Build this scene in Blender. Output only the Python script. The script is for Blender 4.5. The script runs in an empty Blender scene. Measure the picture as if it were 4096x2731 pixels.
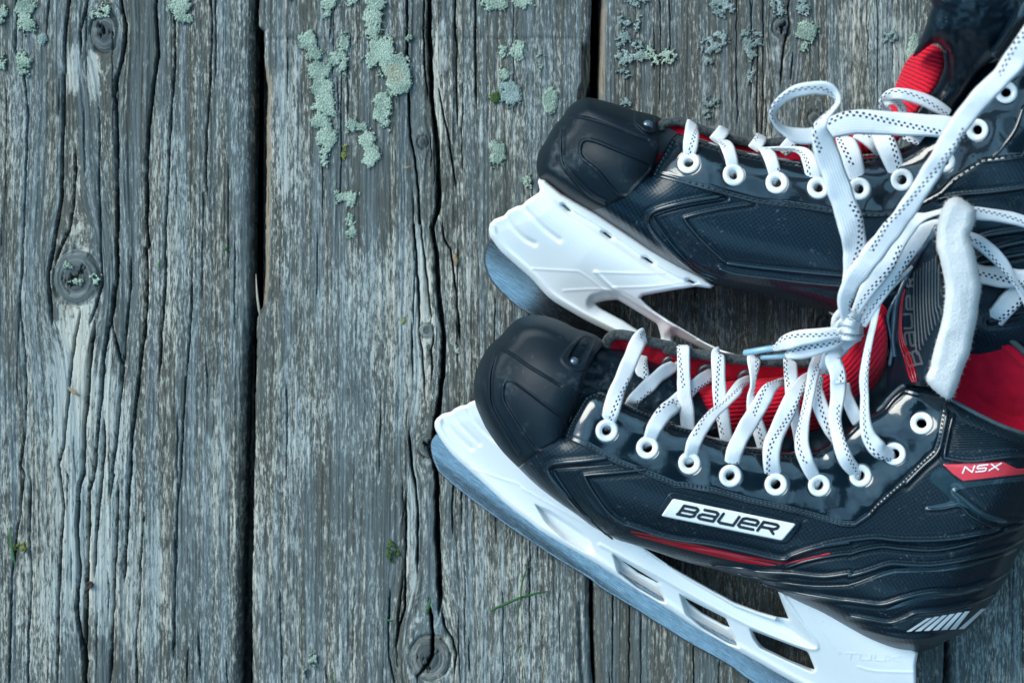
import bpy, math, random
import numpy as np
from mathutils import Vector

# ---------------------------------------------------------------- camera, light, exposure
SC = bpy.context.scene
COL = SC.collection
H = 0.90                       # camera height above the deck (m)
U = 0.5 / 4096.0               # metres per photograph pixel at deck level
cam_d = bpy.data.cameras.new('camera'); cam = bpy.data.objects.new('camera', cam_d); COL.objects.link(cam)
cam.location = (0, 0, H); cam.rotation_euler = (0, 0, 0)
cam_d.sensor_width = 36; cam_d.lens = 36 * H / 0.5
cam_d.clip_start = 0.01; cam_d.clip_end = 200
cam_d.dof.use_dof = True; cam_d.dof.focus_distance = H - 0.035; cam_d.dof.aperture_fstop = 9.0
SC.camera = cam
SUN_EL, SUN_ROT = math.radians(36), math.radians(250)
world = bpy.data.worlds.new("World"); SC.world = world; world.use_nodes = True
wt = world.node_tree; wt.nodes.clear()
def wn(t, **k):
    n = wt.nodes.new(t)
    for a, b in k.items(): setattr(n, a, b)
    return n
w_out = wn('ShaderNodeOutputWorld'); w_bg = wn('ShaderNodeBackground')
sky = wn('ShaderNodeTexSky', sky_type='NISHITA'); sky.sun_disc = False
sky.sun_elevation = SUN_EL; sky.sun_rotation = SUN_ROT; sky.air_density = 1.0; sky.dust_density = 2.0; sky.ozone_density = 2.0
tc = wn('ShaderNodeTexCoord'); sx = wn('ShaderNodeSeparateXYZ'); nz = wn('ShaderNodeTexNoise'); nz.inputs['Scale'].default_value = 5.0; nz.inputs['Detail'].default_value = 5
cl = wn('ShaderNodeTexNoise'); cl.inputs['Scale'].default_value = 2.2; cl.inputs['Detail'].default_value = 4
L = wt.links
L.new(tc.outputs['Generated'], sx.inputs[0]); L.new(tc.outputs['Generated'], nz.inputs['Vector']); L.new(tc.outputs['Generated'], cl.inputs['Vector'])
# bright thin cloud over the blue sky
clr = wn('ShaderNodeMapRange'); clr.inputs[1].default_value = .38; clr.inputs[2].default_value = .62; clr.inputs[3].default_value = .25; clr.inputs[4].default_value = .75
L.new(cl.outputs['Fac'], clr.inputs[0])
cmix = wn('ShaderNodeMix', data_type='RGBA'); L.new(clr.outputs[0], cmix.inputs[0]); L.new(sky.outputs[0], cmix.inputs[6])
cmix.inputs[7].default_value = (3.6, 7.6, 10.6, 1)
# trees standing round the deck and hanging over part of it
ma = wn('ShaderNodeMath', operation='MULTIPLY_ADD'); ma.inputs[1].default_value = .75; L.new(nz.outputs['Fac'], ma.inputs[0])
mb = wn('ShaderNodeMath', operation='MULTIPLY'); mb.inputs[1].default_value = -1; L.new(sx.outputs['Z'], mb.inputs[0]); L.new(mb.outputs[0], ma.inputs[2])
mc = wn('ShaderNodeMath', operation='MULTIPLY_ADD'); mc.inputs[1].default_value = .28; L.new(sx.outputs['X'], mc.inputs[0]); L.new(ma.outputs[0], mc.inputs[2])
tr = wn('ShaderNodeMapRange'); tr.inputs[1].default_value = -.10; tr.inputs[2].default_value = -.02; L.new(mc.outputs[0], tr.inputs[0])
tcol = wn('ShaderNodeMix', data_type='RGBA'); L.new(cl.outputs['Fac'], tcol.inputs[0]); tcol.inputs[6].default_value = (.15, .22, .2, 1); tcol.inputs[7].default_value = (.5, .4, .24, 1)
tmix = wn('ShaderNodeMix', data_type='RGBA'); L.new(tr.outputs[0], tmix.inputs[0]); L.new(cmix.outputs[2], tmix.inputs[6]); L.new(tcol.outputs[2], tmix.inputs[7])
# the photographer leaning over the skates, seen in the patent leather
def wm(op, x, y=0.):
    n = wn('ShaderNodeMath', operation=op)
    for i, v in enumerate((x, y)):
        if isinstance(v, float): n.inputs[i].default_value = v
        else: L.new(v, n.inputs[i])
    return n.outputs[0]
px_ = wm('DIVIDE', wm('SUBTRACT', sx.outputs['X'], .24), .50); py_ = wm('DIVIDE', wm('ADD', sx.outputs['Y'], .26), .33)
rr_ = wm('ADD', wm('POWER', wm('ADD', wm('POWER', px_, 2.), wm('POWER', py_, 2.)), .5), wm('MULTIPLY', wm('SUBTRACT', nz.outputs['Fac'], .5), 1.6))
rr_ = wm('ADD', rr_, wm('MULTIPLY', wm('LESS_THAN', sx.outputs['Z'], .2), 9.))
ph = wn('ShaderNodeMapRange'); ph.inputs[1].default_value = .85; ph.inputs[2].default_value = 1.0; ph.inputs[3].default_value = 1; ph.inputs[4].default_value = 0; L.new(rr_, ph.inputs[0])
pmix = wn('ShaderNodeMix', data_type='RGBA'); L.new(ph.outputs[0], pmix.inputs[0]); L.new(tmix.outputs[2], pmix.inputs[6]); pmix.inputs[7].default_value = (.12, .16, .2, 1)
L.new(pmix.outputs[2], w_bg.inputs['Color']); w_bg.inputs['Strength'].default_value = 0.13
L.new(w_bg.outputs[0], w_out.inputs[0])
sun_d = bpy.data.lights.new('sun', 'SUN'); sun = bpy.data.objects.new('sun', sun_d); COL.objects.link(sun)
sun_d.energy = 1.95; sun_d.angle = math.radians(42); sun_d.color = (1.0, 1.0, .90)
sdir = Vector((-math.cos(SUN_EL) * .8, math.cos(SUN_EL) * .6, math.sin(SUN_EL)))   # towards the sun: upper left
sun.rotation_euler = sdir.to_track_quat('Z', 'Y').to_euler(); sky.sun_rotation = math.atan2(sdir.x, sdir.y)
SC.view_settings.view_transform = 'Standard'; SC.view_settings.look = 'None'
SC.view_settings.exposure = 0.74; SC.view_settings.gamma = 1.0; SC.view_settings.use_curve_mapping = False
SC.render.engine = 'CYCLES'

# ---------------------------------------------------------------- numeric helpers
def unp(x, y, z):
    """photograph pixel + height above the deck -> point in metres"""
    k = (H - z) / H
    return np.stack([(x - 2048.0) * U * k, -(y - 1365.5) * U * k, z + 0 * x], -1)
def q(ox, oy, s, pts): return [(ox + p[0] * s, oy + p[1] * s) + tuple(p[2:]) for p in pts]
A_ = lambda p: q(1900, 300, .7015, p)
B_ = lambda p: q(3000, 0, .699, p)
C_ = lambda p: q(1700, 1200, .6378, p)
D_ = lambda p: q(2600, 1200, .6378, p)
E_ = lambda p: q(3296, 700, .5102, p)
F_ = lambda p: q(3196, 1500, .574, p)
G_ = lambda p: q(2400, 1731, .6378, p)
H_ = lambda p: q(3396, 2031, .4464, p)
I_ = lambda p: q(2300, 0, .6378, p)
J_ = lambda p: q(2500, 500, .6378, p)
K_ = lambda p: q(3500, 0, .3801, p)
L_ = lambda p: q(3500, 500, .3801, p)
M_ = lambda p: q(3500, 1150, .3801, p)
O_ = lambda p: q(2100, 1250, .3827, p)
W1 = lambda p: q(0, 0, .6378, p)
W2 = lambda p: q(0, 900, .6378, p)
W3 = lambda p: q(900, 0, .6378, p)
W4 = lambda p: q(0, 1731, .6378, p)
W5 = lambda p: q(1400, 1731, .6378, p)
W7 = lambda p: q(1400, 900, .3827, p)

def cr(pts, closed=False, n=6):
    """Catmull-Rom through points (any number of columns)"""
    P = np.array([tuple(map(float, p)) for p in pts]); m = len(P)
    out = []
    rng = range(m) if closed else range(m - 1)
    for i in rng:
        if closed: p0, p1, p2, p3 = P[(i-1) % m], P[i], P[(i+1) % m], P[(i+2) % m]
        else: p0, p1, p2, p3 = P[max(i-1, 0)], P[i], P[i+1], P[min(i+2, m-1)]
        for t in np.arange(n) / n:
            out.append(.5 * ((2*p1) + (-p0+p2)*t + (2*p0-5*p1+4*p2-p3)*t*t + (-p0+3*p1-3*p2+p3)*t**3))
    if not closed: out.append(P[-1])
    return np.array(out)
def rnd(poly, r):
    """round the corners of a polygon"""
    P = np.array([p[:2] for p in poly], float); out = []
    for i in range(len(P)):
        a, b, c = P[i-1], P[i], P[(i+1) % len(P)]
        la, lc = np.linalg.norm(a-b), np.linalg.norm(c-b)
        ra, rc = min(r, la*.45), min(r, lc*.45)
        s, e = b + (a-b)/la*ra, b + (c-b)/lc*rc
        for t in (0, .25, .5, .75, 1): out.append((1-t)**2*s + 2*t*(1-t)*b + t*t*e)
    return np.array(out)
def dline(P, X, Y, closed=False):
    P = np.asarray(P, float)[:, :2]
    if closed: P = np.vstack([P, P[:1]])
    X = np.asarray(X, float); sh = X.shape; X = X.ravel(); Y = np.asarray(Y, float).ravel()
    best = np.full(X.shape, 1e18)
    for i in range(len(P)-1):
        ax, ay = P[i]; bx, by = P[i+1]; dx, dy = bx-ax, by-ay; l2 = dx*dx+dy*dy
        if l2 < 1e-9: continue
        t = np.clip(((X-ax)*dx + (Y-ay)*dy)/l2, 0, 1)
        d = (X-ax-t*dx)**2 + (Y-ay-t*dy)**2
        np.minimum(best, d, out=best)
    return np.sqrt(best).reshape(sh)
def inside(P, X, Y):
    P = np.asarray(P, float)[:, :2]; c = np.zeros(np.shape(X), bool); n = len(P)
    for i in range(n):
        x1, y1 = P[i]; x2, y2 = P[(i+1) % n]
        if y1 == y2: continue
        m = ((y1 > Y) != (y2 > Y)) & (X < (x2-x1)*(Y-y1)/(y2-y1)+x1)
        c ^= m
    return c
def sdp(P, X, Y):
    d = dline(P, X, Y, True)
    return np.where(inside(P, X, Y), d, -d)
def sm(a, b, x):
    t = np.clip((x-a)/(b-a), 0, 1); return t*t*(3-2*t)
def rd(d, r):
    """0 on the flat, 1 at the edge of a quarter-round"""
    t = np.clip(d/r, 0, 1); return 1 - np.sqrt(np.clip(1-(1-t)**2, 0, 1))
class Smooth:
    """a height function sampled on a coarse grid and softened, so creases of distance fields vanish"""
    def __init__(s, f, x0, y0, x1, y1, st=8., it=9):
        s.x0, s.y0, s.st = x0, y0, st; X, Y = np.meshgrid(np.arange(x0, x1, st), np.arange(y0, y1, st)); Z = f(X, Y)
        for _ in range(it):
            for r in (3, 3):
                Zp = np.pad(Z, r, mode='edge'); c = np.cumsum(np.pad(Zp, ((1, 0), (0, 0))), 0); Zp = (c[2*r+1:]-c[:-2*r-1])/(2*r+1)
                c = np.cumsum(np.pad(Zp, ((0, 0), (1, 0))), 1); Z = (c[:, 2*r+1:]-c[:, :-2*r-1])/(2*r+1)
        s.Z = Z
    def __call__(s, X, Y):
        X = np.asarray(X, float); Y = np.asarray(Y, float)
        u = np.clip((X-s.x0)/s.st, 0, s.Z.shape[1]-1.001); v = np.clip((Y-s.y0)/s.st, 0, s.Z.shape[0]-1.001); i = u.astype(int); j = v.astype(int); f = u-i; g = v-j
        return (s.Z[j, i]*(1-f)+s.Z[j, i+1]*f)*(1-g)+(s.Z[j+1, i]*(1-f)+s.Z[j+1, i+1]*f)*g
def gs(d, w): return np.exp(-(d/w)**2)
def _h(i, j, s):
    v = (i*374761393 + j*668265263 + s*974634777) & 0x7fffffff
    v = ((v ^ (v >> 13))*1274126177) & 0x7fffffff
    v = v ^ (v >> 16)
    return (v & 0xffff)/65535.0
def vn(x, y, s=0):
    x = np.asarray(x, float); y = np.asarray(y, float)
    i = np.floor(x).astype(np.int64); j = np.floor(y).astype(np.int64); f = x-i; g = y-j
    f = f*f*(3-2*f); g = g*g*(3-2*g)
    return (_h(i, j, s)*(1-f)+_h(i+1, j, s)*f)*(1-g) + (_h(i, j+1, s)*(1-f)+_h(i+1, j+1, s)*f)*g
def fbm(x, y, s=0, o=4):
    r = 0; a = .5; t = 0
    for k in range(o): r = r+a*vn(x*2**k, y*2**k, s+k*17); t += a; a *= .5
    return r/t
def cell(x, y, s=0):
    """F1 and F2 distances of a jittered cell pattern"""
    i = np.floor(x).astype(np.int64); j = np.floor(y).astype(np.int64)
    f1 = np.full(x.shape, 9.); f2 = np.full(x.shape, 9.)
    for a in (-1, 0, 1):
        for b in (-1, 0, 1):
            px = i+a+_h(i+a, j+b, s); py = j+b+_h(i+a, j+b, s+5)
            d = np.hypot(px-x, py-y); n1 = np.minimum(f1, d); f2 = np.minimum(f2, np.maximum(f1, d)); f1 = n1
    return f1, f2

# ---------------------------------------------------------------- object helpers
BASE = {}
def wbase(o):
    return BASE.get(o.name, np.zeros(3)) if o else np.zeros(3)
def thing(name, label, cat, loc, group=None, kind=None):
    o = bpy.data.objects.new(name, None); COL.objects.link(o); o.location = loc; o.empty_display_size = .02
    if label: o['label'] = label
    if cat: o['category'] = cat
    if group: o['group'] = group
    if kind: o['kind'] = kind
    BASE[o.name] = np.array(loc, float); return o
def tag(o, label=None, cat=None, group=None, kind=None):
    for k, v in (('label', label), ('category', cat), ('group', group), ('kind', kind)):
        if v: o[k] = v
    return o
def mk(name, V, faces, mat, parent=None, attrs=None, smooth=True, loc=None):
    """V (n,3) world metres; faces: list of int arrays (k,4) or (k,3)"""
    V = np.asarray(V, float)
    b = wbase(parent) if parent else np.zeros(3)
    o_loc = np.zeros(3)
    if loc is not None: o_loc = np.asarray(loc, float)
    me = bpy.data.meshes.new(name)
    fs = [np.asarray(f, np.int64) for f in faces if len(f)]
    tot = sum(f.size for f in fs); nf = sum(len(f) for f in fs)
    me.vertices.add(len(V)); me.loops.add(tot); me.polygons.add(nf)
    me.vertices.foreach_set('co', (V-b-o_loc).astype(np.float32).ravel())
    me.loops.foreach_set('vertex_index', np.concatenate([f.ravel() for f in fs]).astype(np.int32))
    ls = []; c = 0
    for f in fs:
        k = f.shape[1]; ls.append(c+np.arange(len(f))*k); c += f.size
    me.polygons.foreach_set('loop_start', np.concatenate(ls).astype(np.int32))
    me.polygons.foreach_set('use_smooth', np.full(nf, smooth))
    me.update(calc_edges=True); me.validate()
    if attrs:
        for k, a in attrs.items():
            at = me.attributes.new(k, 'FLOAT_VECTOR', 'POINT'); at.data.foreach_set('vector', np.asarray(a, np.float32).ravel())
    me.materials.append(mat)
    o = bpy.data.objects.new(name, me); COL.objects.link(o); o.location = tuple(o_loc)
    if parent: o.parent = parent
    BASE[o.name] = b+o_loc
    return o

def sheet(name, mat, parent, sdf, bbox, top, bot, step=4, bevel=0, bh=0, attrs=None, loc=None):
    """closed solid over a plan outline given by a signed distance (px, positive inside);
       top(X,Y,d), bot(X,Y,d) give heights in metres; bevel px / bh m rounds the rim"""
    x0, y0, x1, y1 = bbox
    xs = np.arange(x0, x1+step, step, dtype=float); ys = np.arange(y0, y1+step, step, dtype=float)
    X, Y = np.meshgrid(xs, ys); D = sdf(X, Y)
    ny, nx = X.shape
    ok = D > -.75*step
    keep = ok[:-1, :-1] & ok[1:, :-1] & ok[:-1, 1:] & ok[1:, 1:]
    c = (D[:-1, :-1]+D[1:, :-1]+D[:-1, 1:]+D[1:, 1:])/4
    keep &= c > 0
    used = np.zeros((ny, nx), bool)
    used[:-1, :-1] |= keep; used[1:, :-1] |= keep; used[:-1, 1:] |= keep; used[1:, 1:] |= keep
    kp = np.zeros((ny+1, nx+1), bool); kp[1:-1, 1:-1] = keep
    allk = kp[:-1, :-1] & kp[1:, :-1] & kp[:-1, 1:] & kp[1:, 1:]
    bd = used & ~allk
    gy, gx = np.gradient(D, step); g2 = np.maximum(gx*gx+gy*gy, .25)
    mv = bd & (np.abs(D) < 1.5*step)
    X = np.where(mv, X-D*gx/g2, X); Y = np.where(mv, Y-D*gy/g2, Y); D = np.where(bd, 0, D)
    idx = -np.ones((ny, nx), np.int64); idx[used] = np.arange(used.sum())
    xu, yu, du = X[used], Y[used], np.maximum(D[used], 0)
    zt = top(xu, yu, du)
    if bevel: zt = zt-bh*rd(du, bevel)
    zb = bot(xu, yu, du)
    zb = np.minimum(zb, zt-2e-4)
    Vt = unp(xu, yu, zt); Vb = unp(xu, yu, zb); n = len(xu)
    a, b_, c_, d_ = idx[:-1, :-1][keep], idx[1:, :-1][keep], idx[1:, 1:][keep], idx[:-1, 1:][keep]
    top_f = np.stack([a, b_, c_, d_], 1); bot_f = np.stack([a, d_, c_, b_], 1)+n
    W = []
    K = kp[1:-1, 1:-1]
    up = keep & ~kp[:-2, 1:-1]; dn = keep & ~kp[2:, 1:-1]; lf = keep & ~kp[1:-1, :-2]; rt = keep & ~kp[1:-1, 2:]
    I00, I10, I11, I01 = idx[:-1, :-1], idx[1:, :-1], idx[1:, 1:], idx[:-1, 1:]
    for m, p, r in ((up, I01, I00), (dn, I10, I11), (lf, I00, I10), (rt, I11, I01)):
        W.append(np.stack([p[m], r[m]], 1))
    W = np.concatenate(W)
    uq, inv = np.unique(W.ravel(), return_inverse=True); inv = inv.reshape(W.shape)
    nw = len(uq)
    wall = np.stack([inv[:, 1]+2*n, inv[:, 0]+2*n, inv[:, 0]+2*n+nw, inv[:, 1]+2*n+nw], 1)
    wall = wall[:, ::-1]
    V = np.concatenate([Vt, Vb, Vt[uq], Vb[uq]])
    at = None
    if attrs:
        at = {}
        for k, fn in attrs.items():
            v = fn(xu, yu, du); at[k] = np.concatenate([v, v, v[uq], v[uq]])
    return mk(name, V, [top_f, bot_f, wall], mat, parent, at, loc=loc)
def psheet(name, mat, parent, poly, top, bot, holes=(), **k):
    P = np.asarray([p[:2] for p in poly], float)
    x0, y0 = P.min(0)-8; x1, y1 = P.max(0)+8
    def sdf(X, Y):
        d = sdp(P, X, Y)
        for h in holes:
            if len(h) == 3 and np.isscalar(h[0]): d = np.minimum(d, np.hypot(X-h[0], Y-h[1])-h[2])
            else: d = np.minimum(d, -sdp(h, X, Y))
        return d
    return sheet(name, mat, parent, sdf, (x0, y0, x1, y1), top, bot, **k)

# ---------------------------------------------------------------- node helpers
class NN:
    """tiny shader-expression helper"""
    def __init__(s, nt, so): s.nt = nt; s.so = so
    def _m(s, op, *a):
        n = s.nt.nodes.new('ShaderNodeMath'); n.operation = op
        for i, v in enumerate((s,)+a):
            if isinstance(v, NN): s.nt.links.new(v.so, n.inputs[i])
            else: n.inputs[i].default_value = v
        return NN(s.nt, n.outputs[0])
    def __add__(s, o): return s._m('ADD', o)
    def __radd__(s, o): return s._m('ADD', o)
    def __sub__(s, o): return s._m('SUBTRACT', o)
    def __rsub__(s, o): return (s*-1)+o
    def __mul__(s, o): return s._m('MULTIPLY', o)
    def __rmul__(s, o): return s._m('MULTIPLY', o)
    def __gt__(s, o): return s._m('GREATER_THAN', o)
    def __lt__(s, o): return s._m('LESS_THAN', o)
    def sin(s): return s._m('SINE')
    def abs(s): return s._m('ABSOLUTE')
    def frac(s): return s._m('FRACT')
    def floor(s): return s._m('FLOOR')
    def ping(s, v): return s._m('PINGPONG', v)
    def mx(s, o): return s._m('MAXIMUM', o)
    def mn(s, o): return s._m('MINIMUM', o)
    def pw(s, o): return s._m('POWER', o)
    def ss(s, a, b, lo=0., hi=1., kind='SMOOTHSTEP'):
        n = s.nt.nodes.new('ShaderNodeMapRange'); n.interpolation_type = kind
        s.nt.links.new(s.so, n.inputs[0]); n.inputs[1].default_value = a; n.inputs[2].default_value = b
        n.inputs[3].default_value = lo; n.inputs[4].default_value = hi
        return NN(s.nt, n.outputs[0])
class Mat:
    def __init__(s, name, col=(.5, .5, .5), rough=.5, metal=0., coat=0., spec=.5, sheen=0.):
        m = bpy.data.materials.new(name); m.use_nodes = True; s.m = m; s.nt = m.node_tree
        s.b = s.nt.nodes['Principled BSDF']; s.b.inputs['Base Color'].default_value = (*col, 1)
        s.b.inputs['Roughness'].default_value = rough; s.b.inputs['Metallic'].default_value = metal
        s.b.inputs['Coat Weight'].default_value = coat; s.b.inputs['Coat Roughness'].default_value = .05
        s.b.inputs['Specular IOR Level'].default_value = spec; s.b.inputs['Sheen Weight'].default_value = sheen
        s.b.inputs['Sheen Roughness'].default_value = .4
    def obj(s):
        n = s.nt.nodes.new('ShaderNodeTexCoord'); return n.outputs['Object']
    def attr(s, name):
        n = s.nt.nodes.new('ShaderNodeAttribute'); n.attribute_name = name; return n.outputs['Vector']
    def xyz(s, v):
        n = s.nt.nodes.new('ShaderNodeSeparateXYZ'); s.nt.links.new(v, n.inputs[0]); return [NN(s.nt, o) for o in n.outputs]
    def vec(s, x, y, z=0.):
        n = s.nt.nodes.new('ShaderNodeCombineXYZ')
        for i, v in enumerate((x, y, z)):
            if isinstance(v, NN): s.nt.links.new(v.so, n.inputs[i])
            else: n.inputs[i].default_value = v
        return n.outputs[0]
    def noise(s, v, scale=1., detail=3., rough=.5, dist=0.):
        n = s.nt.nodes.new('ShaderNodeTexNoise'); s.nt.links.new(v, n.inputs['Vector']); n.inputs['Scale'].default_value = scale
        n.inputs['Detail'].default_value = detail; n.inputs['Roughness'].default_value = rough; n.inputs['Distortion'].default_value = dist
        return NN(s.nt, n.outputs['Fac'])
    def voro(s, v, scale=1., feat='F1'):
        n = s.nt.nodes.new('ShaderNodeTexVoronoi'); n.feature = feat; s.nt.links.new(v, n.inputs['Vector']); n.inputs['Scale'].default_value = scale
        return NN(s.nt, n.outputs['Distance'])
    def mix(s, f, a, b):
        n = s.nt.nodes.new('ShaderNodeMix'); n.data_type = 'RGBA'
        if isinstance(f, NN): s.nt.links.new(f.so, n.inputs[0])
        else: n.inputs[0].default_value = f
        for i, v in ((6, a), (7, b)):
            if isinstance(v, tuple): n.inputs[i].default_value = (*v, 1)
            else: s.nt.links.new(v, n.inputs[i])
        return n.outputs[2]
    def color(s, so): s.nt.links.new(so, s.b.inputs['Base Color']); return s
    def rough(s, so): s.nt.links.new(so.so, s.b.inputs['Roughness']); return s
    def bump(s, h, dist=.0005, strength=1.):
        n = s.nt.nodes.new('ShaderNodeBump'); n.inputs['Distance'].default_value = dist; n.inputs['Strength'].default_value = strength
        s.nt.links.new(h.so, n.inputs['Height']); s.nt.links.new(n.outputs[0], s.b.inputs['Normal']); return s
# ---------------------------------------------------------------- deck of weathered boards (the setting)
def mat_wood():
    M = Mat('weathered wood', rough=.85, spec=.25)
    u, v, s = M.xyz(M.attr('grain'))          # metres across / along the grain, board number
    raw, pale, knot = M.xyz(M.attr('mask'))
    s = s*7.3
    wig = M.noise(M.vec(u*30, v*9, s), 1, 2)*.003+M.noise(M.vec(u*200, v*120, s), 1, 3, .7)*.0009
    uu = u+wig
    ring = M.noise(M.vec(uu*330, v*4.5, s), 1, 3, .6)              # growth-ring bands
    ring2 = M.noise(M.vec(uu*900, v*9, s+4), 1, 2, .6)
    fleck = M.noise(M.vec(uu*1700, v*300, s+9), 1, 4, .72)          # short flecks
    fleck2 = M.noise(M.vec(uu*700, v*130, s+13), 1, 5, .72)
    fib = M.noise(M.vec(uu*4500, v*160, s), 1, 3, .75)
    blot = M.noise(M.vec(u*22, v*13, s+2), 1, 4, .6)
    hue = M.noise(M.vec(uu*210, v*7, s+21), 1, 3, .6)
    tone = ring*.42+ring2*.30+.05+blot*.5+(fib-.5)*.35+pale*.30
    fm = M.noise(M.vec(u*38, v*16, s+51), 1, 4, .6).ss(.36, .66, .35, 1.25)
    light = (tone+(fleck-.5)*1.35*fm+(fleck2-.5)*1.1+(fib-.5)*.3).ss(.60, .92)
    dark = M.mix(hue.ss(.38, .62), (.074, .076, .066), (.092, .112, .115))
    lite = M.mix(hue.ss(.35, .6), (.46, .44, .38), (.35, .385, .375))
    base = M.mix(light, dark, lite)
    bluish = ((ring2*.5+hue*.6)).ss(.60, .70)*.38
    base = M.mix(bluish, base, (.17, .205, .22))
    grime = (M.noise(M.vec(u*45, v*25, s+31), 1, 5, .7)).ss(.55, .75)*.45*(1-pale)
    base = M.mix(grime, base, (.05, .056, .052))
    base = M.mix(knot.ss(.1, .6)*.62, base, (.085, .10, .10))
    base = M.mix(knot.ss(.72, .98)*.75, base, (.035, .045, .050))
    rw = M.mix(fib, (.12, .085, .06), (.37, .31, .24))
    base = M.mix(raw, base, rw)
    gr = M.noise(M.vec(u*60, v*60, s+3), 1, 4, .7).ss(.66, .74)*.3
    base = M.mix(gr, base, (.09, .12, .06))
    M.color(base)
    M.bump(fib*.7+fleck*.8+ring*.25+ring2*.4, .0007, .8)
    return M.m
WOOD = mat_wood()
KN = [(418, 128, 55, 78), (303, 1112, 88, 105), (1691, 568, 22, 26), (1706, 1320, 27, 32), (1712, 1785, 38, 44), (1719, 2632, 78, 88),
      (3129, 108, 38, 42), (3262, 474, 30, 32), (3300, 1300, 30, 34)]
def kn_field(X, Y):
    """grain coordinate flowing round the knots, knot mask"""
    u = X.copy(); kn = np.zeros_like(X); ringh = np.zeros_like(X)
    for kx, ky, rx, ry in KN:
        dx, dy = X-kx, (Y-ky)*.42
        r2 = dx*dx+dy*dy; R = rx*1.25
        u = u-dx*R*R/np.maximum(r2, R*R)*np.exp(-r2/(R*R*14))*.68
        e = np.hypot((X-kx)/rx, (Y-ky)/ry)
        ins = sm(1.12, .9, e)
        u = u*(1-ins)+(X.mean()*0+kx+e*rx*.8)*ins
        kn = np.maximum(kn, ins*(.55+.45*sm(.95, .3, e)))
        rr = fbm(X/9., Y/9., 5)
        ringh += ins*(np.sin(e*rx*.42+rr*3)*.00013+.0005*sm(1.0, .5, e))-.0022*gs(e-1.05, .07)*sm(.3, .6, fbm(X/40, Y/40, 3))
        ang = np.arctan2(Y-ky, X-kx)
        for a in (kx % 3, kx % 3+1.9+ky % 1.1, kx % 3+3.9):
            da = np.abs((ang-a+rr*1.6+np.pi) % (2*np.pi)-np.pi)*e*rx
            ringh -= .005*gs(da, 2.8)*sm(.75, .5, e)*(rx > 30)
    return u, kn, ringh
CR = []       # cracks: (points x,y in photograph px, half width px, depth m)
def ck(pts, w, d=.006): CR.append((np.array(pts), w, d))
ck(W1([(95,-60),(105,100),(90,300),(150,480),(175,700),(165,1000),(155,1300),(145,1568)])+W2([(140,300),(120,500),(150,700),(165,1000),(160,1300),(150,1568)])+W4([(130,200),(115,600),(75,900),(60,1568)]), 3.2)
ck(W1([(320,-60),(310,0),(295,100),(290,200)]), 3.5, .004)
ck(W1([(440,-40),(430,50),(410,250),(405,450),(400,700),(395,900),(390,1100),(385,1250),(360,1400),(330,1568)])+W2([(300,300),(310,450),(325,600)]), 6)
ck(W1([(470,930),(472,1100),(460,1300),(430,1450),(385,1540)])+W2([(345,225)]), 4.5)
ck(W1([(560,-40),(535,80),(505,200),(510,310)]), 4)
ck(W1([(755,-40),(765,60),(790,150),(785,260),(765,380),(735,490),(715,600),(735,750),(737,1000),(735,1300),(735,1568)])+W2([(735,300),(720,430),(700,560),(680,650),(662,750),(645,900),(630,1100),(612,1250),(602,1400),(592,1568)])+W4([(560,360),(545,900),(540,1500),(538,1700)]), 6.5, .009)
ck(W1([(975,-40),(975,100),(985,200),(990,350),(975,460),(955,600),(935,800),(920,1000),(925,1200),(920,1400),(915,1568)])+W2([(935,130),(925,300),(920,500),(912,650),(885,850),(870,1000),(850,1150),(830,1300),(820,1480)])+W4([(820,150),(808,350),(795,600),(785,800),(778,900)]), 6, .007)
ck(W1([(1095,-40),(1095,200),(1098,400),(1080,600),(1065,850),(1055,1100),(1045,1300),(1035,1568)])+W2([(1040,300),(1020,600),(1005,900)]), 4)
ck(W1([(1320,-40),(1330,150),(1325,350),(1315,600),(1300,800),(1290,1050),(1300,1200)]), 3)
ck(W1([(620,700),(625,900),(620,1100),(625,1300),(632,1568)])+W2([(635,200),(638,380),(605,500),(560,620)]), 3.5)
ck(W2([(590,640),(568,800),(555,950),(545,1100),(530,1250),(528,1400),(520,1568)])+W4([(495,330),(480,600),(500,850),(480,1100),(528,1400),(530,1700)]), 7, .008)
ck(W2([(500,560),(475,680),(455,800),(440,930),(428,1070),(415,1200),(395,1400),(378,1568)])+W4([(365,200),(400,450),(385,700),(370,1000),(365,1250),(358,1568)]), 4.5)
ck(W2([(700,620),(770,900),(752,1080),(738,1250),(722,1400),(710,1568)])+W4([(690,400),(700,250)]), 4.5)
ck(W2([(820,230),(820,400),(800,560),(785,700),(775,880)]), 4)
ck(W2([(650,1240),(655,1400),(640,1568)])+W4([(630,350),(610,550),(600,700),(590,880)]), 5, .007)
ck(W4([(740,330),(735,600),(720,850),(712,1100),(705,1300),(690,1568)]), 5, .007)
ck(W2([(1205,250),(1200,550),(1180,850),(1165,1000),(1150,1250),(1135,1568)])+W4([(1110,450),(1105,800),(1090,1100),(1085,1400)]), 3, .004)
ck(W4([(190,300),(185,700),(200,900),(185,1200),(175,1568)]), 3.5)
ck(W4([(900,520),(880,800),(880,1000),(850,1300),(860,1568)]), 2.5, .004)
ck(W4([(1180,1350),(1170,1568)]), 2.5, .004); ck(W4([(1240,1250),(1255,1500)]), 3, .004)
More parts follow.
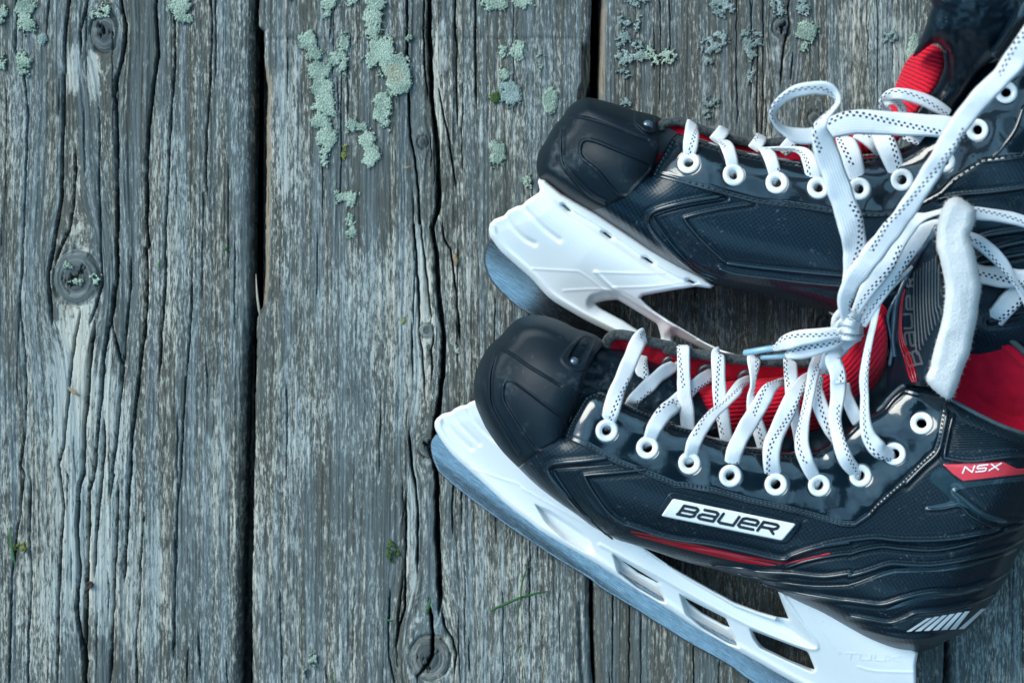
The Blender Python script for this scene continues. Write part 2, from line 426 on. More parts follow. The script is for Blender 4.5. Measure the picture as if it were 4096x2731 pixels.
# board B
ck(W3([(1285,-60),(1280,200),(1290,450),(1292,600),(1318,800),(1335,1000),(1338,1300)])+W7([(860,20),(900,300),(920,700),(960,1000),(985,1200),(968,1400),(970,1568)])+[(1762,1560),(1752,1640),(1738,1720),(1728,1800),(1740,1850),(1748,1930),(1748,2114),(1755,2250),(1760,2369),(1757,2440)], 9, .012)
ck(W5([(495,1070),(510,1150),(520,1300),(512,1400),(490,1450),(420,1530)]), 6, .01)
ck(W3([(1140,-60),(1142,300),(1150,600),(1160,850),(1190,1000),(1212,1200),(1222,1400)])+W7([(665,0),(690,250),(700,500),(715,700),(722,950),(718,1080)]), 4.5, .006)
ck(W7([(740,0),(760,200),(790,450),(825,750),(850,950)]), 3.5, .004)
ck(W7([(720,1150),(750,1300),(775,1568)])+[(1700,1560)], 3.5, .004); ck(W7([(880,1150),(850,1300),(855,1568)]), 3.5, .005)
ck(W7([(970,0),(985,150),(1050,250),(1080,450),(1110,700),(1125,900),(1150,1200)]), 3.5, .005)
ck(W7([(640,1080),(650,1350),(660,1568)]), 3, .004)
ck(W3([(1250,-40),(1245,200),(1250,420),(1272,600)]), 3, .004)
ck(W3([(1450,-40),(1440,150),(1455,300),(1448,500),(1460,760)]), 3.2, .004); ck(W3([(1570,-60),(1572,350),(1575,640)]), 3, .004)
ck(W3([(1340,560),(1380,760),(1410,900),(1445,1150)]), 3.2, .004)
ck(W5([(372,0),(385,200),(410,330),(425,480),(422,860)]), 5, .008); ck(W5([(350,380),(350,700),(345,900),(345,1100),(310,1200),(290,1330)]), 4, .006)
ck(W5([(650,300),(640,450),(645,620)]), 3, .004); ck(W5([(580,1130),(590,1210),(640,1290),(665,1380),(655,1500)]), 4, .005)
ck(W5([(250,1000),(240,1250),(245,1400),(280,1568)]), 3.2, .004); ck(W5([(330,900),(300,1220),(285,1350)]), 2.8, .004); ck(W5([(745,1300),(752,1500)]), 2.5, .003)
ck([(1150,150),(1148,400)], 2, .002); ck([(1292,560),(1290,900)], 2, .002)
# board C
ck(I_([(1345,0),(1335,60),(1350,150),(1310,300),(1300,400),(1290,520)]), 3.5, .004); ck(I_([(1370,330),(1355,500)]), 2.5, .003); ck(I_([(1110,210),(1100,-40)]), 2, .002)
ck([(2640,-30),(2645,200),(2638,420)], 2, .002); ck([(2950,-30),(2945,200),(2952,500)], 2, .002)
ck([(2520,2400),(2516,2731)], 2.2, .003); ck([(2775,2580),(2776,2800)], 2.2, .003)
ck([(2452,2330),(2450,2790)], 1.6, .003)
rg = random.Random(4)
BOARDS = [  # left edge, right edge as polylines x(y)
  ([(-420, -300), (-420, 3100)], [(1018, -300), (1012, 0), (1005, 300), (1000, 700), (997, 1000), (1000, 1155), (985, 1350), (976, 1474), (968, 1850), (960, 2200), (955, 2500), (953, 2731), (950, 3100)]),
  ([(1031, -300), (1031, 0), (1030, 106), (1052, 116), (1052, 280), (1060, 330), (1056, 700), (1050, 1100), (1044, 1225), (1022, 1270), (1020, 1400), (1016, 1600), (1017, 1720), (1010, 2000), (1004, 2400), (1004, 3100)], [(2369, -300), (2367, 0), (2362, 150), (2366, 210), (2360, 319), (2345, 389), (2352, 700), (2355, 2200), (2357, 2315), (2357, 2440), (2363, 2624), (2372, 2731), (2376, 3100)]),
  ([(2410, -300), (2408, 0), (2404, 80), (2402, 191), (2398, 383), (2385, 1400), (2373, 2330), (2376, 2550), (2382, 2731), (2388, 3100)], [(3788, -300), (3786, 1400), (3782, 2567), (3780, 3100)]),
  ([(3812, -300), (3808, 1400), (3805, 2558), (3807, 2731), (3807, 3100)], [(5160, -300), (5160, 3100)]),
  ([(-1800, -300), (-1800, 3100)], [(-446, -300), (-446, 3100)]), ([(5184, -300), (5184, 3100)], [(6100, -300), (6100, 3100)])]
for bi, (l, r) in enumerate(BOARDS):       # small checks between the traced ones
    for k in range(34):
        y0 = rg.uniform(-200, 2700); x0 = rg.uniform(l[5 if len(l) > 5 else 0][0]+40, r[4 if len(r) > 4 else 0][0]-40); ln = rg.uniform(120, 520)
        ck([(x0+rg.uniform(-4, 4), y0+t*ln) for t in (0, .3, .6, 1)], rg.uniform(1.2, 2.0), rg.uniform(.0015, .003))
deck = thing('wooden_deck', 'weathered grey wooden deck of wide boards with cracks, knots and dark gaps', None, (0, 0, 0), kind='structure')
PALE = [(300,1750,110,700,.9),(420,2000,110,600,.9),(520,2300,200,350,.6),(150,2450,120,300,.6),(1120,520,90,260,.5),(1500,1200,170,260,.35),(1690,1150,30,200,.9),(1640,1250,120,450,.35),(1900,1800,100,500,.1),
        (1200,1500,120,500,.3),(640,900,120,400,.3),(290,280,30,120,.9),(370,300,40,100,.9),(1760,350,30,350,.6),(1650,2200,35,300,.8),(3500,300,200,300,.5),(3450,120,150,120,.4),(1900,2500,300,350,.2)]
def board(i, seed, lab):
    l, r = map(np.array, BOARDS[i])
    ys = np.concatenate([np.arange(-1800, -60, 24.), np.arange(-60, 2800, 8.), np.arange(2800, 4600, 24.)])
    jag = 2.2 if i else 1.2
    if i == 1:
        jl = 3.5
    else: jl = 1.5
    xl = np.interp(ys, l[:, 1], l[:, 0])+(fbm(ys/22, ys*0+3, seed)-.5)*jl*2+(fbm(ys/90, ys*0+3, seed+4)-.5)*4
    xr = np.interp(ys, r[:, 1], r[:, 0])+(fbm(ys/22, ys*0+9, seed+1)-.5)*jag*2+(fbm(ys/90, ys*0+9, seed+6)-.5)*4
    nx = int((r[0][0]-l[0][0])/(2.7 if i < 4 else 9))
    t = np.linspace(0, 1, nx); X = xl[:, None]*(1-t)+xr[:, None]*t; Y = np.repeat(ys[:, None], nx, 1)
    u, kn, rh = kn_field(X, Y)
    de = np.minimum(X-xl[:, None], xr[:, None]-X)
    z = rh+(fbm(u/300, Y/1500, seed+2, 3)-.5)*.003
    z = z+(fbm(u/9, Y/420, seed+7, 3)-.5)*.0008+(fbm(u/5, Y/160, seed+9, 2)-.5)*.0006
    ridge_zone = sm(150, 500, X)*sm(700, 450, X) if i == 0 else (gs(X-1740, 150) if i == 1 else 0*X)
    z = z+(fbm(u/14, Y/700, seed+11, 2)-.5)*.0016*ridge_zone
    dmin = np.zeros_like(X); crm = np.zeros_like(X)
    for P, w, d in CR:
        px = np.median(P[:, 0])
        if px < xl.min() or px > xr.max(): continue
        o = np.argsort(P[:, 1], kind='stable'); P = P[o]
        cx = np.interp(ys, P[:, 1], P[:, 0])
        on = sm(P[0, 1]-40, P[0, 1]+40, ys)*sm(P[-1, 1]+40, P[-1, 1]-40, ys)
        cx = cx+(fbm(ys/35, ys*0+px, 3)-.5)*7
        ww = (w*.95*on*(.55+.9*fbm(ys/60, ys*0+px, 8)))[:, None]+.05
        dx = np.abs(X-cx[:, None]); pr = np.clip(1.25-dx/ww, 0, 1)
        dmin = np.maximum(dmin, 2.2*d*pr*on[:, None])
        z = z-.0004*gs(dx, w*2)*on[:, None]*min(1, w/4)
    z = z-dmin
    z = z-.004*rd(de, 22)-.0015*rd(de, 60)
    raw = np.zeros_like(X)
    if i == 1:
        e = X-xl[:, None]
        n = fbm(X/9, Y/120, 61)
        raw = sm(36, 26, e+n*16)*sm(230, 290, Y)*sm(1240, 1180, Y)
        z = z-raw*.004*(1-np.clip(e/40, 0, 1))-raw*(fbm(X/4, Y/200, 71)-.5)*.004
        e2 = xr[:, None]-X
        r2 = sm(48, 36, e2+n*20)*sm(165, 200, Y)*sm(480, 400, Y)
        z = z-r2*(.004+(fbm(X/5, Y/60, 72)-.4)*.010); raw = np.maximum(raw, r2*.75)
        e2m = gs(e2-40, 7)*sm(2400, 2440, Y); z = z-e2m*.003
    if i == 2:
        e = X-xl[:, None]; n = fbm(X/9, Y/120, 61)
        raw = sm(34, 22, e+n*14)*sm(-40, 60, Y)*sm(430, 330, Y)*.9
        z = z-raw*.003*(1-np.clip(e/30, 0, 1))-raw*(fbm(X/4, Y/150, 71)-.5)*.004
    if i == 1:      # cross-grain saw line
        z = z-.0008*gs(Y-(155+(fbm(X/60, X*0, 4)-.5)*6), 5)*sm(1060, 1100, X)
    pale = np.zeros_like(X)
    nn = fbm(u/30, Y/240, seed+40)
    for px, py, rx, ry, a in PALE:
        pale = np.maximum(pale, a*sm(1.25, .6, np.hypot((X-px)/rx, (Y-py)/ry)+(nn-.5)*.9))
    darkz = sm(.9, .4, np.hypot((X-3350)/900, (Y-300)/400))*.0
    pale = pale-.12*(i == 2)
    ny = len(ys)
    z = np.maximum(z, -.026)
    Vt = unp(X, Y, z*0)
    Vt = Vt.reshape(-1, 3); Vt[:, 2] = z.ravel()
    ix = np.arange(ny*nx).reshape(ny, nx)
    f = np.stack([ix[:-1, :-1], ix[1:, :-1], ix[1:, 1:], ix[:-1, 1:]], -1).reshape(-1, 4)
    per = np.concatenate([ix[:, 0], ix[-1, 1:], ix[::-1, -1][1:], ix[0, ::-1][1:-1]])
    Pv = Vt[per]; Pb = Pv.copy(); Pb[:, 2] = -.030
    n0 = len(Vt); m = len(per); k = np.arange(m); k2 = (k+1) % m
    wall = np.stack([n0+k, n0+m+k, n0+m+k2, n0+k2], 1)
    V = np.concatenate([Vt, Pv, Pb])
    g = np.stack([u*U, Y*U, np.full_like(u, i+1.)], -1).reshape(-1, 3)
    mk_ = np.stack([raw, pale, np.clip(kn, 0, 1)], -1).reshape(-1, 3)
    gw = np.concatenate([g, g[per], g[per]+[0, 0, .3]]); mw = np.concatenate([mk_, mk_[per]*[1, 0, 0], mk_[per]*[1, 0, 0]])
    # underside so the board is a solid plank
    bot = np.array([[n0+m+0, n0+m+(ny-1)+(nx-1)+(ny-1), n0+m+(ny-1)+(nx-1), n0+m+ny-1]])
    o = mk('deck_board', V, [f, wall, bot], WOOD, deck, {'grain': gw, 'mask': mw}, smooth=True)
    o['label'] = lab
    return o
BD = [board(0, 10, 'left deck board, pale and deeply cracked with two knots'), board(1, 50, 'wide middle deck board with green lichen and a long split'),
      board(2, 90, 'deck board under both skates with faint lichen'), board(3, 130, 'deck board at the right edge behind the skate heel'), board(4, 170, 'deck board outside the picture to the left'), board(5, 210, 'deck board outside the picture to the right')]
mj = Mat('dark joist wood', (.07, .05, .04), .9); n_ = mj.noise(mj.obj(), 90, 4); mj.color(mj.mix(n_, (.03, .022, .018), (.12, .075, .055)))
def boxm(name, x0, x1, y0, y1, z0, z1, m, parent):
    V = np.array([(x, y, z) for z in (z0, z1) for y in (y0, y1) for x in (x0, x1)])
    F = np.array([(0, 2, 3, 1), (4, 5, 7, 6), (0, 1, 5, 4), (2, 6, 7, 3), (0, 4, 6, 2), (1, 3, 7, 5)])
    return mk(name, V, [F], m, parent, smooth=False)
boxm('joist_and_skirt', -.44, .47, -.082, -.042, -.19, -.0305, mj.m, deck)
for nm, bx in (('joist_and_skirt', (-.46, .49, -.38, -.36)), ('joist_and_skirt', (-.46, .49, .355, .375)), ('joist_and_skirt', (-.46, -.44, -.36, .355)), ('joist_and_skirt', (.47, .49, -.36, .355))):  # unseen skirt boxes added round the edge to keep light out below the boards
    boxm(nm, *bx, -.45, -.0305, mj.m, deck)
boxm('joist_and_skirt', -.44, .47, .22, .26, -.19, -.0305, mj.m, deck)
mg = Mat('dark soil', (.03, .026, .02), 1.0); n_ = mg.noise(mg.obj(), 60, 5); mg.color(mg.mix(n_, (.01, .009, .008), (.05, .042, .032)))
gsz = 6.0
tag(mk('ground', np.array([(-gsz, -gsz, -.45), (gsz, -gsz, -.45), (gsz, gsz, -.45), (-gsz, gsz, -.45)]), [np.array([[0, 1, 2, 3]])], mg.m), kind='structure')

# ---------------------------------------------------------------- lichen, moss
def mat_lichen(c1, c2, name):
    M = Mat(name, rough=.95, spec=.1)
    o = M.obj(); v = M.voro(o, 800, 'DISTANCE_TO_EDGE'); n = M.noise(o, 700, 4, .6); b = M.noise(o, 90, 3)
    w = M.xyz(M.attr('li'))[0]
    col = M.mix((n*.45+b*.55).ss(.36, .62), c1, c2)
    col = M.mix(v.ss(.0, .13, .6, 0.), col, (.07, .09, .085))
    col = M.mix(w.ss(.35, .8)*n.ss(.45, .6), col, (.36, .28, .19))
    M.color(col); M.bump(n+v*1.5, .0005, .8); return M.m
LI = mat_lichen((.20, .27, .22), (.42, .51, .41), 'grey green lichen')
LIG = mat_lichen((.17, .23, .22), (.33, .41, .39), 'faint grey lichen')
LIY = mat_lichen((.15, .17, .03), (.30, .29, .05), 'yellow green moss')
MOS = mat_lichen((.02, .05, .01), (.07, .12, .02), 'dark green moss')
def lichen(bd, circ, m, seed, lab=None, name='lichen_patch', hh=.0006, rag=1.35, tan=None, thr=0):
    circ = [(c[0], c[1], c[2], (c[3] if len(c) > 3 else c[2])) for c in circ]
    x0 = min(c[0]-c[2] for c in circ)-14; x1 = max(c[0]+c[2] for c in circ)+14
    y0 = min(c[1]-c[3] for c in circ)-14; y1 = max(c[1]+c[3] for c in circ)+14
    def sdf(X, Y):
        d = np.full(X.shape, -1e3)
        for cx, cy, rx, ry in circ:
            e = (1-np.hypot((X-cx)/rx, (Y-cy)/ry))*min(rx, ry)
            d = np.maximum(d, e)
        f1, f2 = cell(X/9., Y/9., seed)
        d = d+rag*((fbm(X/24, Y/24, seed)-.5)*26+(.45-f1)*11)+rag*(fbm(X/8, Y/8, seed+9, 2)-.55)*12
        if thr: d = np.minimum(d, (fbm(X/15, Y/15, seed+3)-thr)*60)
        return d
    def top(X, Y, d):
        f1, f2 = cell(X/9., Y/9., seed); g1, g2 = cell(X/6., Y/6., seed+1)
        return .0008+hh*sm(0, 9, d)*(.6+.4*sm(0, .2, f2-f1))+.00016*sm(0, .3, g2-g1)+(fbm(X/5, Y/5, seed)-.5)*.0002
    cx = np.mean([c[0] for c in circ]); cy = np.mean([c[1] for c in circ])
    at = {'li': (lambda X, Y, d: np.stack([(sm(1, .2, np.hypot((X-tan[0])/tan[2], (Y-tan[1])/tan[2])) if tan else X*0), X*0, X*0], -1))}
    o = sheet(name, m, BD[bd], sdf, (x0, y0, x1, y1), top, lambda X, Y, d: X*0-.0016, step=2.6, attrs=at)
    if lab: o['label'] = lab
    return o
s_ = lambda f, pts: [(*f([p[:2]])[0], p[2]*(.6378), (p[3] if len(p) > 3 else p[2])*.6378) for p in pts]
lichen(1, s_(W3, [(520,250,60,60),(565,340,55),(590,440,65),(610,560,70),(625,650,72),(600,760,60),(650,690,50),(640,860,66,80),(625,960,35,50),(625,1010,22,28)]), LI, 1, 'long ragged green lichen streak left of the big rounded patch')
lichen(1, s_(W3, [(752,270,34,60),(735,350,36),(685,370,45),(745,430,28,50)]), LI, 2)
lichen(1, s_(W3, [(650,20,55,50),(640,85,28)]), LI, 3)
lichen(1, s_(W3, [(935,20,62,60),(930,110,56,60),(920,190,52),(945,245,32)]), LI, 4)
lichen(1, s_(W3, [(990,320,85,90),(1060,420,100,90),(1085,520,80,90),(920,370,55)]), LI, 5, 'largest rounded lichen patch, tan in its middle', tan=W3([(1060, 470)])[0]+(70,))
lichen(1, s_(W3, [(995,640,55,60),(975,710,55,70),(1005,780,32)]), LI, 6)
lichen(1, s_(W3, [(795,780,42),(855,800,35),(890,870,52,60),(915,960,56,70),(910,1020,35)]), LI, 7)
lichen(1, s_(W3, [(735,1230,42,38),(790,1230,44,42),(780,1280,26)]), LI, 8); lichen(1, s_(W3, [(790,1390,32,50),(790,1450,32,42)]), LI, 9)
lichen(1, s_(W3, [(1690,10,78,62)]), LI, 10); lichen(1, s_(W3, [(1865,5,66,58)]), LI, 11); lichen(1, s_(W3, [(1750,305,30,22),(1738,335,24,18)]), LI, 12)
lichen(1, s_(W3, [(1835,315,46,68)]), LI, 13); lichen(1, s_(W3, [(1752,470,34,48)]), LI, 14); lichen(1, s_(W3, [(1790,590,70,72),(1745,560,30)]), LIG, 15)
lichen(1, s_(W3, [(2040,630,50,84)]), LI, 16, 'oval lichen patch just above the rear toe cap', rag=.5); lichen(1, s_(W3, [(1705,920,45,50),(1712,985,42,50)]), LI, 17)
lichen(1, s_(W3, [(1975,350,20,22),(1975,410,24,20)]), LI, 18); lichen(1, s_(W3, [(1900,1140,34,40)]), LI, 19, thr=.42); lichen(1, s_(W3, [(790,2,44,20)]), LI, 20); lichen(1, s_(W3, [(408,0,18,14)]), LI, 21)
lichen(1, s_(W3, [(1150,245,14,16)]), LI, 22); lichen(1, W7([(1130,1310)]) and [(1832,1401,9,13)], LI, 23)
lichen(0, s_(W1, [(155,50,62,70),(162,140,52,70),(175,190,36,24)]), LI, 24, 'green lichen strip in the top left corner of the deck'); lichen(0, s_(W1, [(8,90,44,52)]), LI, 25); lichen(0, s_(W1, [(272,245,36,36)]), LIG, 26, rag=.6)
lichen(0, s_(W1, [(148,390,42,60),(152,450,34,34)]), LI, 27); lichen(0, s_(W1, [(2,385,24,45)]), LI, 28); lichen(0, s_(W1, [(650,60,38,32),(620,92,42,26)]), LI, 29, 'small lichen tuft on the upper knot')
lichen(0, s_(W1, [(1130,40,80,70),(1150,110,52,46)]), LI, 30)
lichen(0, s_(W2, [(430,258,28,24)]), LI, 31, thr=.4); lichen(0, s_(W2, [(482,350,36,28)]), LI, 32, thr=.4); lichen(0, s_(W2, [(597,335,34,30)]), LI, 33, thr=.35)
for k, c in enumerate([[(520,360,60,50),(590,350,50,55),(450,330,50)], [(380,290,45),(400,340,40)], [(300,130,46,44)], [(300,250,42,46)], [(310,360,55,50)], [(300,460,40,32)], [(390,150,24,42)], [(850,290,66,60),(910,255,50),(840,380,34,40)],
        [(1110,240,78,60),(1100,330,36,44)], [(1265,20,52,40),(1280,70,40,34)], [(1430,50,50,60)], [(1455,200,72,66),(1440,290,30,46)], [(1100,480,26,40)], [(850,640,50,50),(830,700,28,34)], [(320,640,36,32)], [(920,50,72,66)], [(380,5,66,34)]]):
    lichen(2, s_(I_, c), LI if k in (0, 11) else LIG, 40+k, None, hh=.0005, rag=1.15, thr=.30 if k in (11,) else .42)
lichen(2, q(3500, 0, .3801, []) or [(3657, 175, 24, 40), (3640, 215, 16, 30)], LI, 60, rag=.6); lichen(2, [(3562, 150, 30, 24)], LIG, 61, thr=.42)
lichen(1, s_(W3, [(1695,610,22,30)]), MOS, 70, name='moss_tuft', hh=.0006); lichen(1, s_(W5, [(265,740,44,62)]), MOS, 71, 'dark green moss tuft beside the narrow crack', name='moss_tuft', thr=.35)
lichen(1, s_(W3, [(752,950,12,34)]), LIY, 72, name='moss_tuft', thr=.4); lichen(0, s_(W4, [(120,720,40,40)]), LIY, 73, name='moss_tuft', thr=.42)
lichen(1, s_(W7, []) or [(1619, 1295, 9, 30)], LIY, 74, name='moss_tuft', thr=.42); lichen(0, [(1090*.6378, 0, 3, 3)], LI, 75, rag=.2)
lichen(1, [(1849, 2696, 20, 26)] and [(1245, 2640, 17, 26), (1215, 2680, 10, 16)], LI, 76, thr=.4)

hd = lathe_simple = None
for nx_i, (hx, hy, hr) in enumerate([(360, 2337, 14)]):
    a_ = np.arange(20)*np.pi/10; c_ = unp(np.array(float(hx)), np.array(float(hy)), np.array(0.))
    V_ = np.concatenate([c_+np.stack([r*np.cos(a_), r*np.sin(a_), np.full(20, z_)], 1) for r, z_ in ((hr*U, .0022), (hr*U*.95, .0026), (hr*U*.5, .0020), (hr*U*.05, .0018))]+[c_+np.stack([hr*U*np.cos(a_), hr*U*np.sin(a_), np.full(20, -.02)], 1)])
    i_ = np.arange(20); j_ = (i_+1) % 20
    mn_ = Mat('dark nail hole', (.03, .02, .016), .8)  # small dark disc stands in for the shade inside a nail hole
    o_ = mk('nail_hole_disc', V_, [np.concatenate([np.stack([k*20+i_, k*20+j_, (k+1)*20+j_, (k+1)*20+i_], 1) for k in range(3)]+[np.stack([80+i_, 80+j_, j_, i_], 1)])], mn_.m, BD[0])
# ---------------------------------------------------------------- skate materials
def mat_shell(name, c1=(.002, .008, .015), c2=(.005, .016, .026), rough=.40, weave=True, coat=.0):
    M = Mat(name, c1, rough, coat=coat, spec=.32)
    o = M.obj(); x, y, z = M.xyz(o)
    n = M.noise(o, 1500, 3, .6); b = M.noise(o, 60, 3); d = M.noise(o, 420, 5, .75); d2 = M.noise(o, 38, 2)
    col = M.mix(n, c1, c2)
    h = n*.25
    if weave:
        w = 1150.
        a = x*w+y*w*.12; c = y*w-x*w*.12
        t = ((a+c*.5).ping(1.)).ss(.3, .7); t2 = ((c-a*.5).ping(1.)).ss(.3, .7)
        tw = t*.6+t2*.4
        col = M.mix(tw, c1, c2); h = h+tw*.5
    dust = d.ss(.58, .72)*d2.ss(.46, .62)*.35
    col = M.mix(dust, col, (.30, .33, .33))
    sp = M.voro(o, 420).ss(.06, .10, 1., 0.)*M.noise(o, 33, 2).ss(.54, .64)*.3
    col = M.mix(sp, col, (.42, .45, .45))
    M.color(col); M.rough((b*.14+dust*.6)+(rough-.08)); M.bump(h, .00018, .8); return M.m
def mat_rubber():
    M = Mat('matte black toe cap plastic', (.006, .010, .014), .5, spec=.28)
    o = M.obj(); v = M.voro(o, 1900); n = M.noise(o, 2600, 2); d = M.noise(o, 300, 5, .75); d2 = M.noise(o, 45, 3)
    s = M.noise(o, 55, 6, .8).ss(.54, .72)*.16+M.noise(M.vec(*[k*v for k, v in zip(M.xyz(o), (900., 160., 300.))]), 1, 3, .7).ss(.66, .74)*M.noise(o, 70, 2).ss(.5, .6)*.22
    dust = d.ss(.62, .76)*d2.ss(.5, .66)*.25+s
    M.color(M.mix(dust, (.002, .009, .016), (.24, .30, .33))); M.rough(dust*.4+.50); M.bump(n, .00015, .7); return M.m
def mat_patent():
    M = Mat('black patent leather', (.002, .009, .016), .16, coat=1., spec=.6)
    o = M.obj(); n = M.noise(o, 95, 3, .5); f = M.noise(o, 900, 2)
    dust = M.noise(o, 700, 4, .8).ss(.68, .8)*.12
    M.color(M.mix(dust, (.002, .009, .016), (.3, .33, .34)))
    M.b.inputs['Coat Roughness'].default_value = .05
    bp = M.bump(n+f*.01, .0005, .4)
    n2 = M.nt.nodes.get('Bump'); M.nt.links.new(n2.outputs[0], M.b.inputs['Coat Normal']); return M.m
def mat_white(name, c=(.80, .82, .83), rough=.35):
    M = Mat(name, c, rough, spec=.4, coat=.15)
    o = M.obj(); n = M.noise(o, 900, 4, .7); d = M.noise(o, 60, 4, .7)
    dirt = n.ss(.60, .72)*d.ss(.50, .62)*.6+M.voro(o, 300).ss(.03, .05, 1., 0.)*M.noise(o, 40, 1).ss(.5, .55)*.6
    sc = M.noise(M.vec(*[k*v for k, v in zip(M.xyz(o), (160., 1300., 300.))]), 1, 2, .7).ss(.68, .75)*M.noise(o, 50, 3).ss(.52, .62)*.35
    M.color(M.mix((dirt+sc).mn(.8), c, (.30, .33, .34))); M.rough(d*.15+(rough-.07)); M.bump(n*.1+d*.2, .0002, .4)
    M.b.inputs['Subsurface Weight'].default_value = .12; M.b.inputs['Subsurface Radius'].default_value = (.003, .003, .003); M.b.inputs['Subsurface Scale'].default_value = .6
    return M.m
def mat_steel(ang):
    M = Mat('brushed steel', (.3, .33, .36), .34, metal=1.)
    o = M.obj(); x, y, z = M.xyz(o); ca, sa = math.cos(ang), math.sin(ang)
    a = x*ca+y*sa; b = y*ca-x*sa
    n = M.noise(M.vec(a*130, b*2600, 0), 1, 4, .75); n2 = M.noise(M.vec(a*60, b*900, 3.), 1, 2); p = M.noise(o, 260, 4, .7)
    sc = M.noise(M.vec(a*190, b*9000, 7.), 1, 1).ss(.66, .72)*.35
    M.color(M.mix((n*.9+p*.1).ss(.32, .68), (.18, .20, .22), (.46, .49, .52)))
    M.rough(n*.2+n2*.1+.10); M.bump(n*.6+sc, .0001, .6)
    return M.m
def mat_felt(name, c1, c2, scale=2200, rough=1., dist=.0006):
    M = Mat(name, c1, rough, spec=.15, sheen=.15)
    o = M.obj(); n = M.noise(o, scale, 4, .75); b = M.noise(o, 160, 3)
    M.color(M.mix((n*.7+b*.3).ss(.3, .7), c1, c2)); M.bump(n, dist, .8); return M.m
def mat_mesh_red(swap=False):
    M = Mat('ribbed red tongue mesh', (.5, .01, .02), .75, spec=.2, sheen=.1)
    g = M.attr('tuv'); v, u, w = M.xyz(g)
    if swap: u, v = v, u
    wob = M.noise(g, 150, 2)*.0009
    rows = ((u+wob)*(1/.0021)).frac(); rr = (rows-.5).abs()*2
    col_ = (v*(1/.0042)+((u+wob)*(1/.0021)).floor()*.37).frac(); cc = (col_-.5).abs()*2
    h = 1.-rr.pw(2.5); dn = cc.ss(.62, .9)
    pit = rr.ss(.55, .95)*(1.-dn)
    M.color(M.mix(pit, (.74, .008, .034), (.32, .004, .014))); fb = M.noise(M.vec(u*2200, v*900, 0), 1, 3)
    M.bump(h*1.2+fb*.35, .0006, .9); return M.m
def mat_red():
    return mat_felt('red felt liner', (.52, .004, .022), (.68, .010, .040), 2500, dist=.0004)
def mat_lace():
    M = Mat('white flat lace', (.8, .82, .84), .85, spec=.2, sheen=.1)
    u, v, s = M.xyz(M.attr('lace'))
    # herringbone weave: ribs along the lace with slanting stitches
    ribs = (v*4.5+s).frac(); rb = (ribs-.5).abs()*2
    st = ((u*1250.)+(ribs-.5).abs()*1.4).frac(); sb = (st-.5).abs()*2
    n = M.noise(M.vec(u*2600, v*9, s), 1, 3, .7)
    # dark tracer ticks: three staggered columns that drift from one edge to the other
    cen = ((u*22.+s).ping(1.)*2-1)*.78
    rel = (v-cen)*(1/.26)
    colm = (rel+1.0).floor()
    inb = (rel.abs()).ss(.98, 1.0, 1., 0.)
    cellf = (u*400.+colm*.5).frac()
    tick = inb*(cellf < .42)*(((rel+1.).frac()-.5).abs() < .36)
    tick = tick*((u*11.+s*.63).frac() < .72)
    dy = M.noise(M.obj(), 130, 4, .7).ss(.50, .75)*.5
    base = M.mix((n*.5+rb*.3+dy).mn(1.), (.87, .885, .90), (.66, .70, .76))
    M.color(M.mix(tick, base, (.012, .020, .055))); M.bump((1.-rb.pw(2.))*.5+(1.-sb)*.5+n*.4, .00022, 1.)
    M.b.inputs['Subsurface Weight'].default_value = .1; M.b.inputs['Subsurface Radius'].default_value = (.002, .002, .002)
    return M.m
def plain(name, c, r=.5, **k): return Mat(name, c, r, **k).m
M_SH = mat_shell('carbon look boot shell', coat=.12); M_SM = mat_shell('smooth black boot trim', weave=False, rough=.34); M_RB = mat_rubber(); M_PT = mat_patent()
M_WH = mat_white('white holder plastic'); M_EY = plain('white enamel eyelet', (.78, .80, .81), .22, coat=.6)
M_RED = mat_red(); M_TM = mat_mesh_red(); M_TM2 = mat_mesh_red(True); M_LC = mat_lace()
M_GF = mat_felt('charcoal knit binding', (.008, .012, .015), (.11, .125, .13), 800, dist=.0014)
M_WF = mat_felt('white felt', (.80, .79, .77), (.66, .67, .69), 1100, dist=.0008)
M_TH = plain('black stitching thread', (.012, .016, .020), .5); M_BK = plain('black leather', (.010, .013, .016), .45)
M_LB = mat_white('white name plate', (.82, .83, .84), .4); M_INK = plain('black plate ink', (.008, .010, .014), .4)
M_RS = plain('red gloss stripe', (.34, .006, .018), .3, coat=.4); M_RBG = plain('red badge', (.60, .04, .06), .3, coat=.5)
M_CLR = plain('smoky clear plastic', (.03, .06, .09), .12, coat=1.); M_TG = plain('tongue print grey', (.06, .075, .085), .45)
M_AG = plain('pale blue clear aglet', (.22, .38, .47), .25, coat=.6); M_SIL = plain('dull metal back washer', (.20, .20, .22), .4, metal=.8)
M_TR = plain('ridge highlight gloss', (.004, .016, .026), .22, coat=.8, spec=.6); M_GB = mat_shell('painted heel reflection', (.012, .034, .048), (.020, .046, .062), .2, weave=False, coat=.8)  # second colour is lightened to imitate reflected sky on the heel
M_LEN = plain('clear sensor window', (.05, .08, .12), .12, coat=1.)

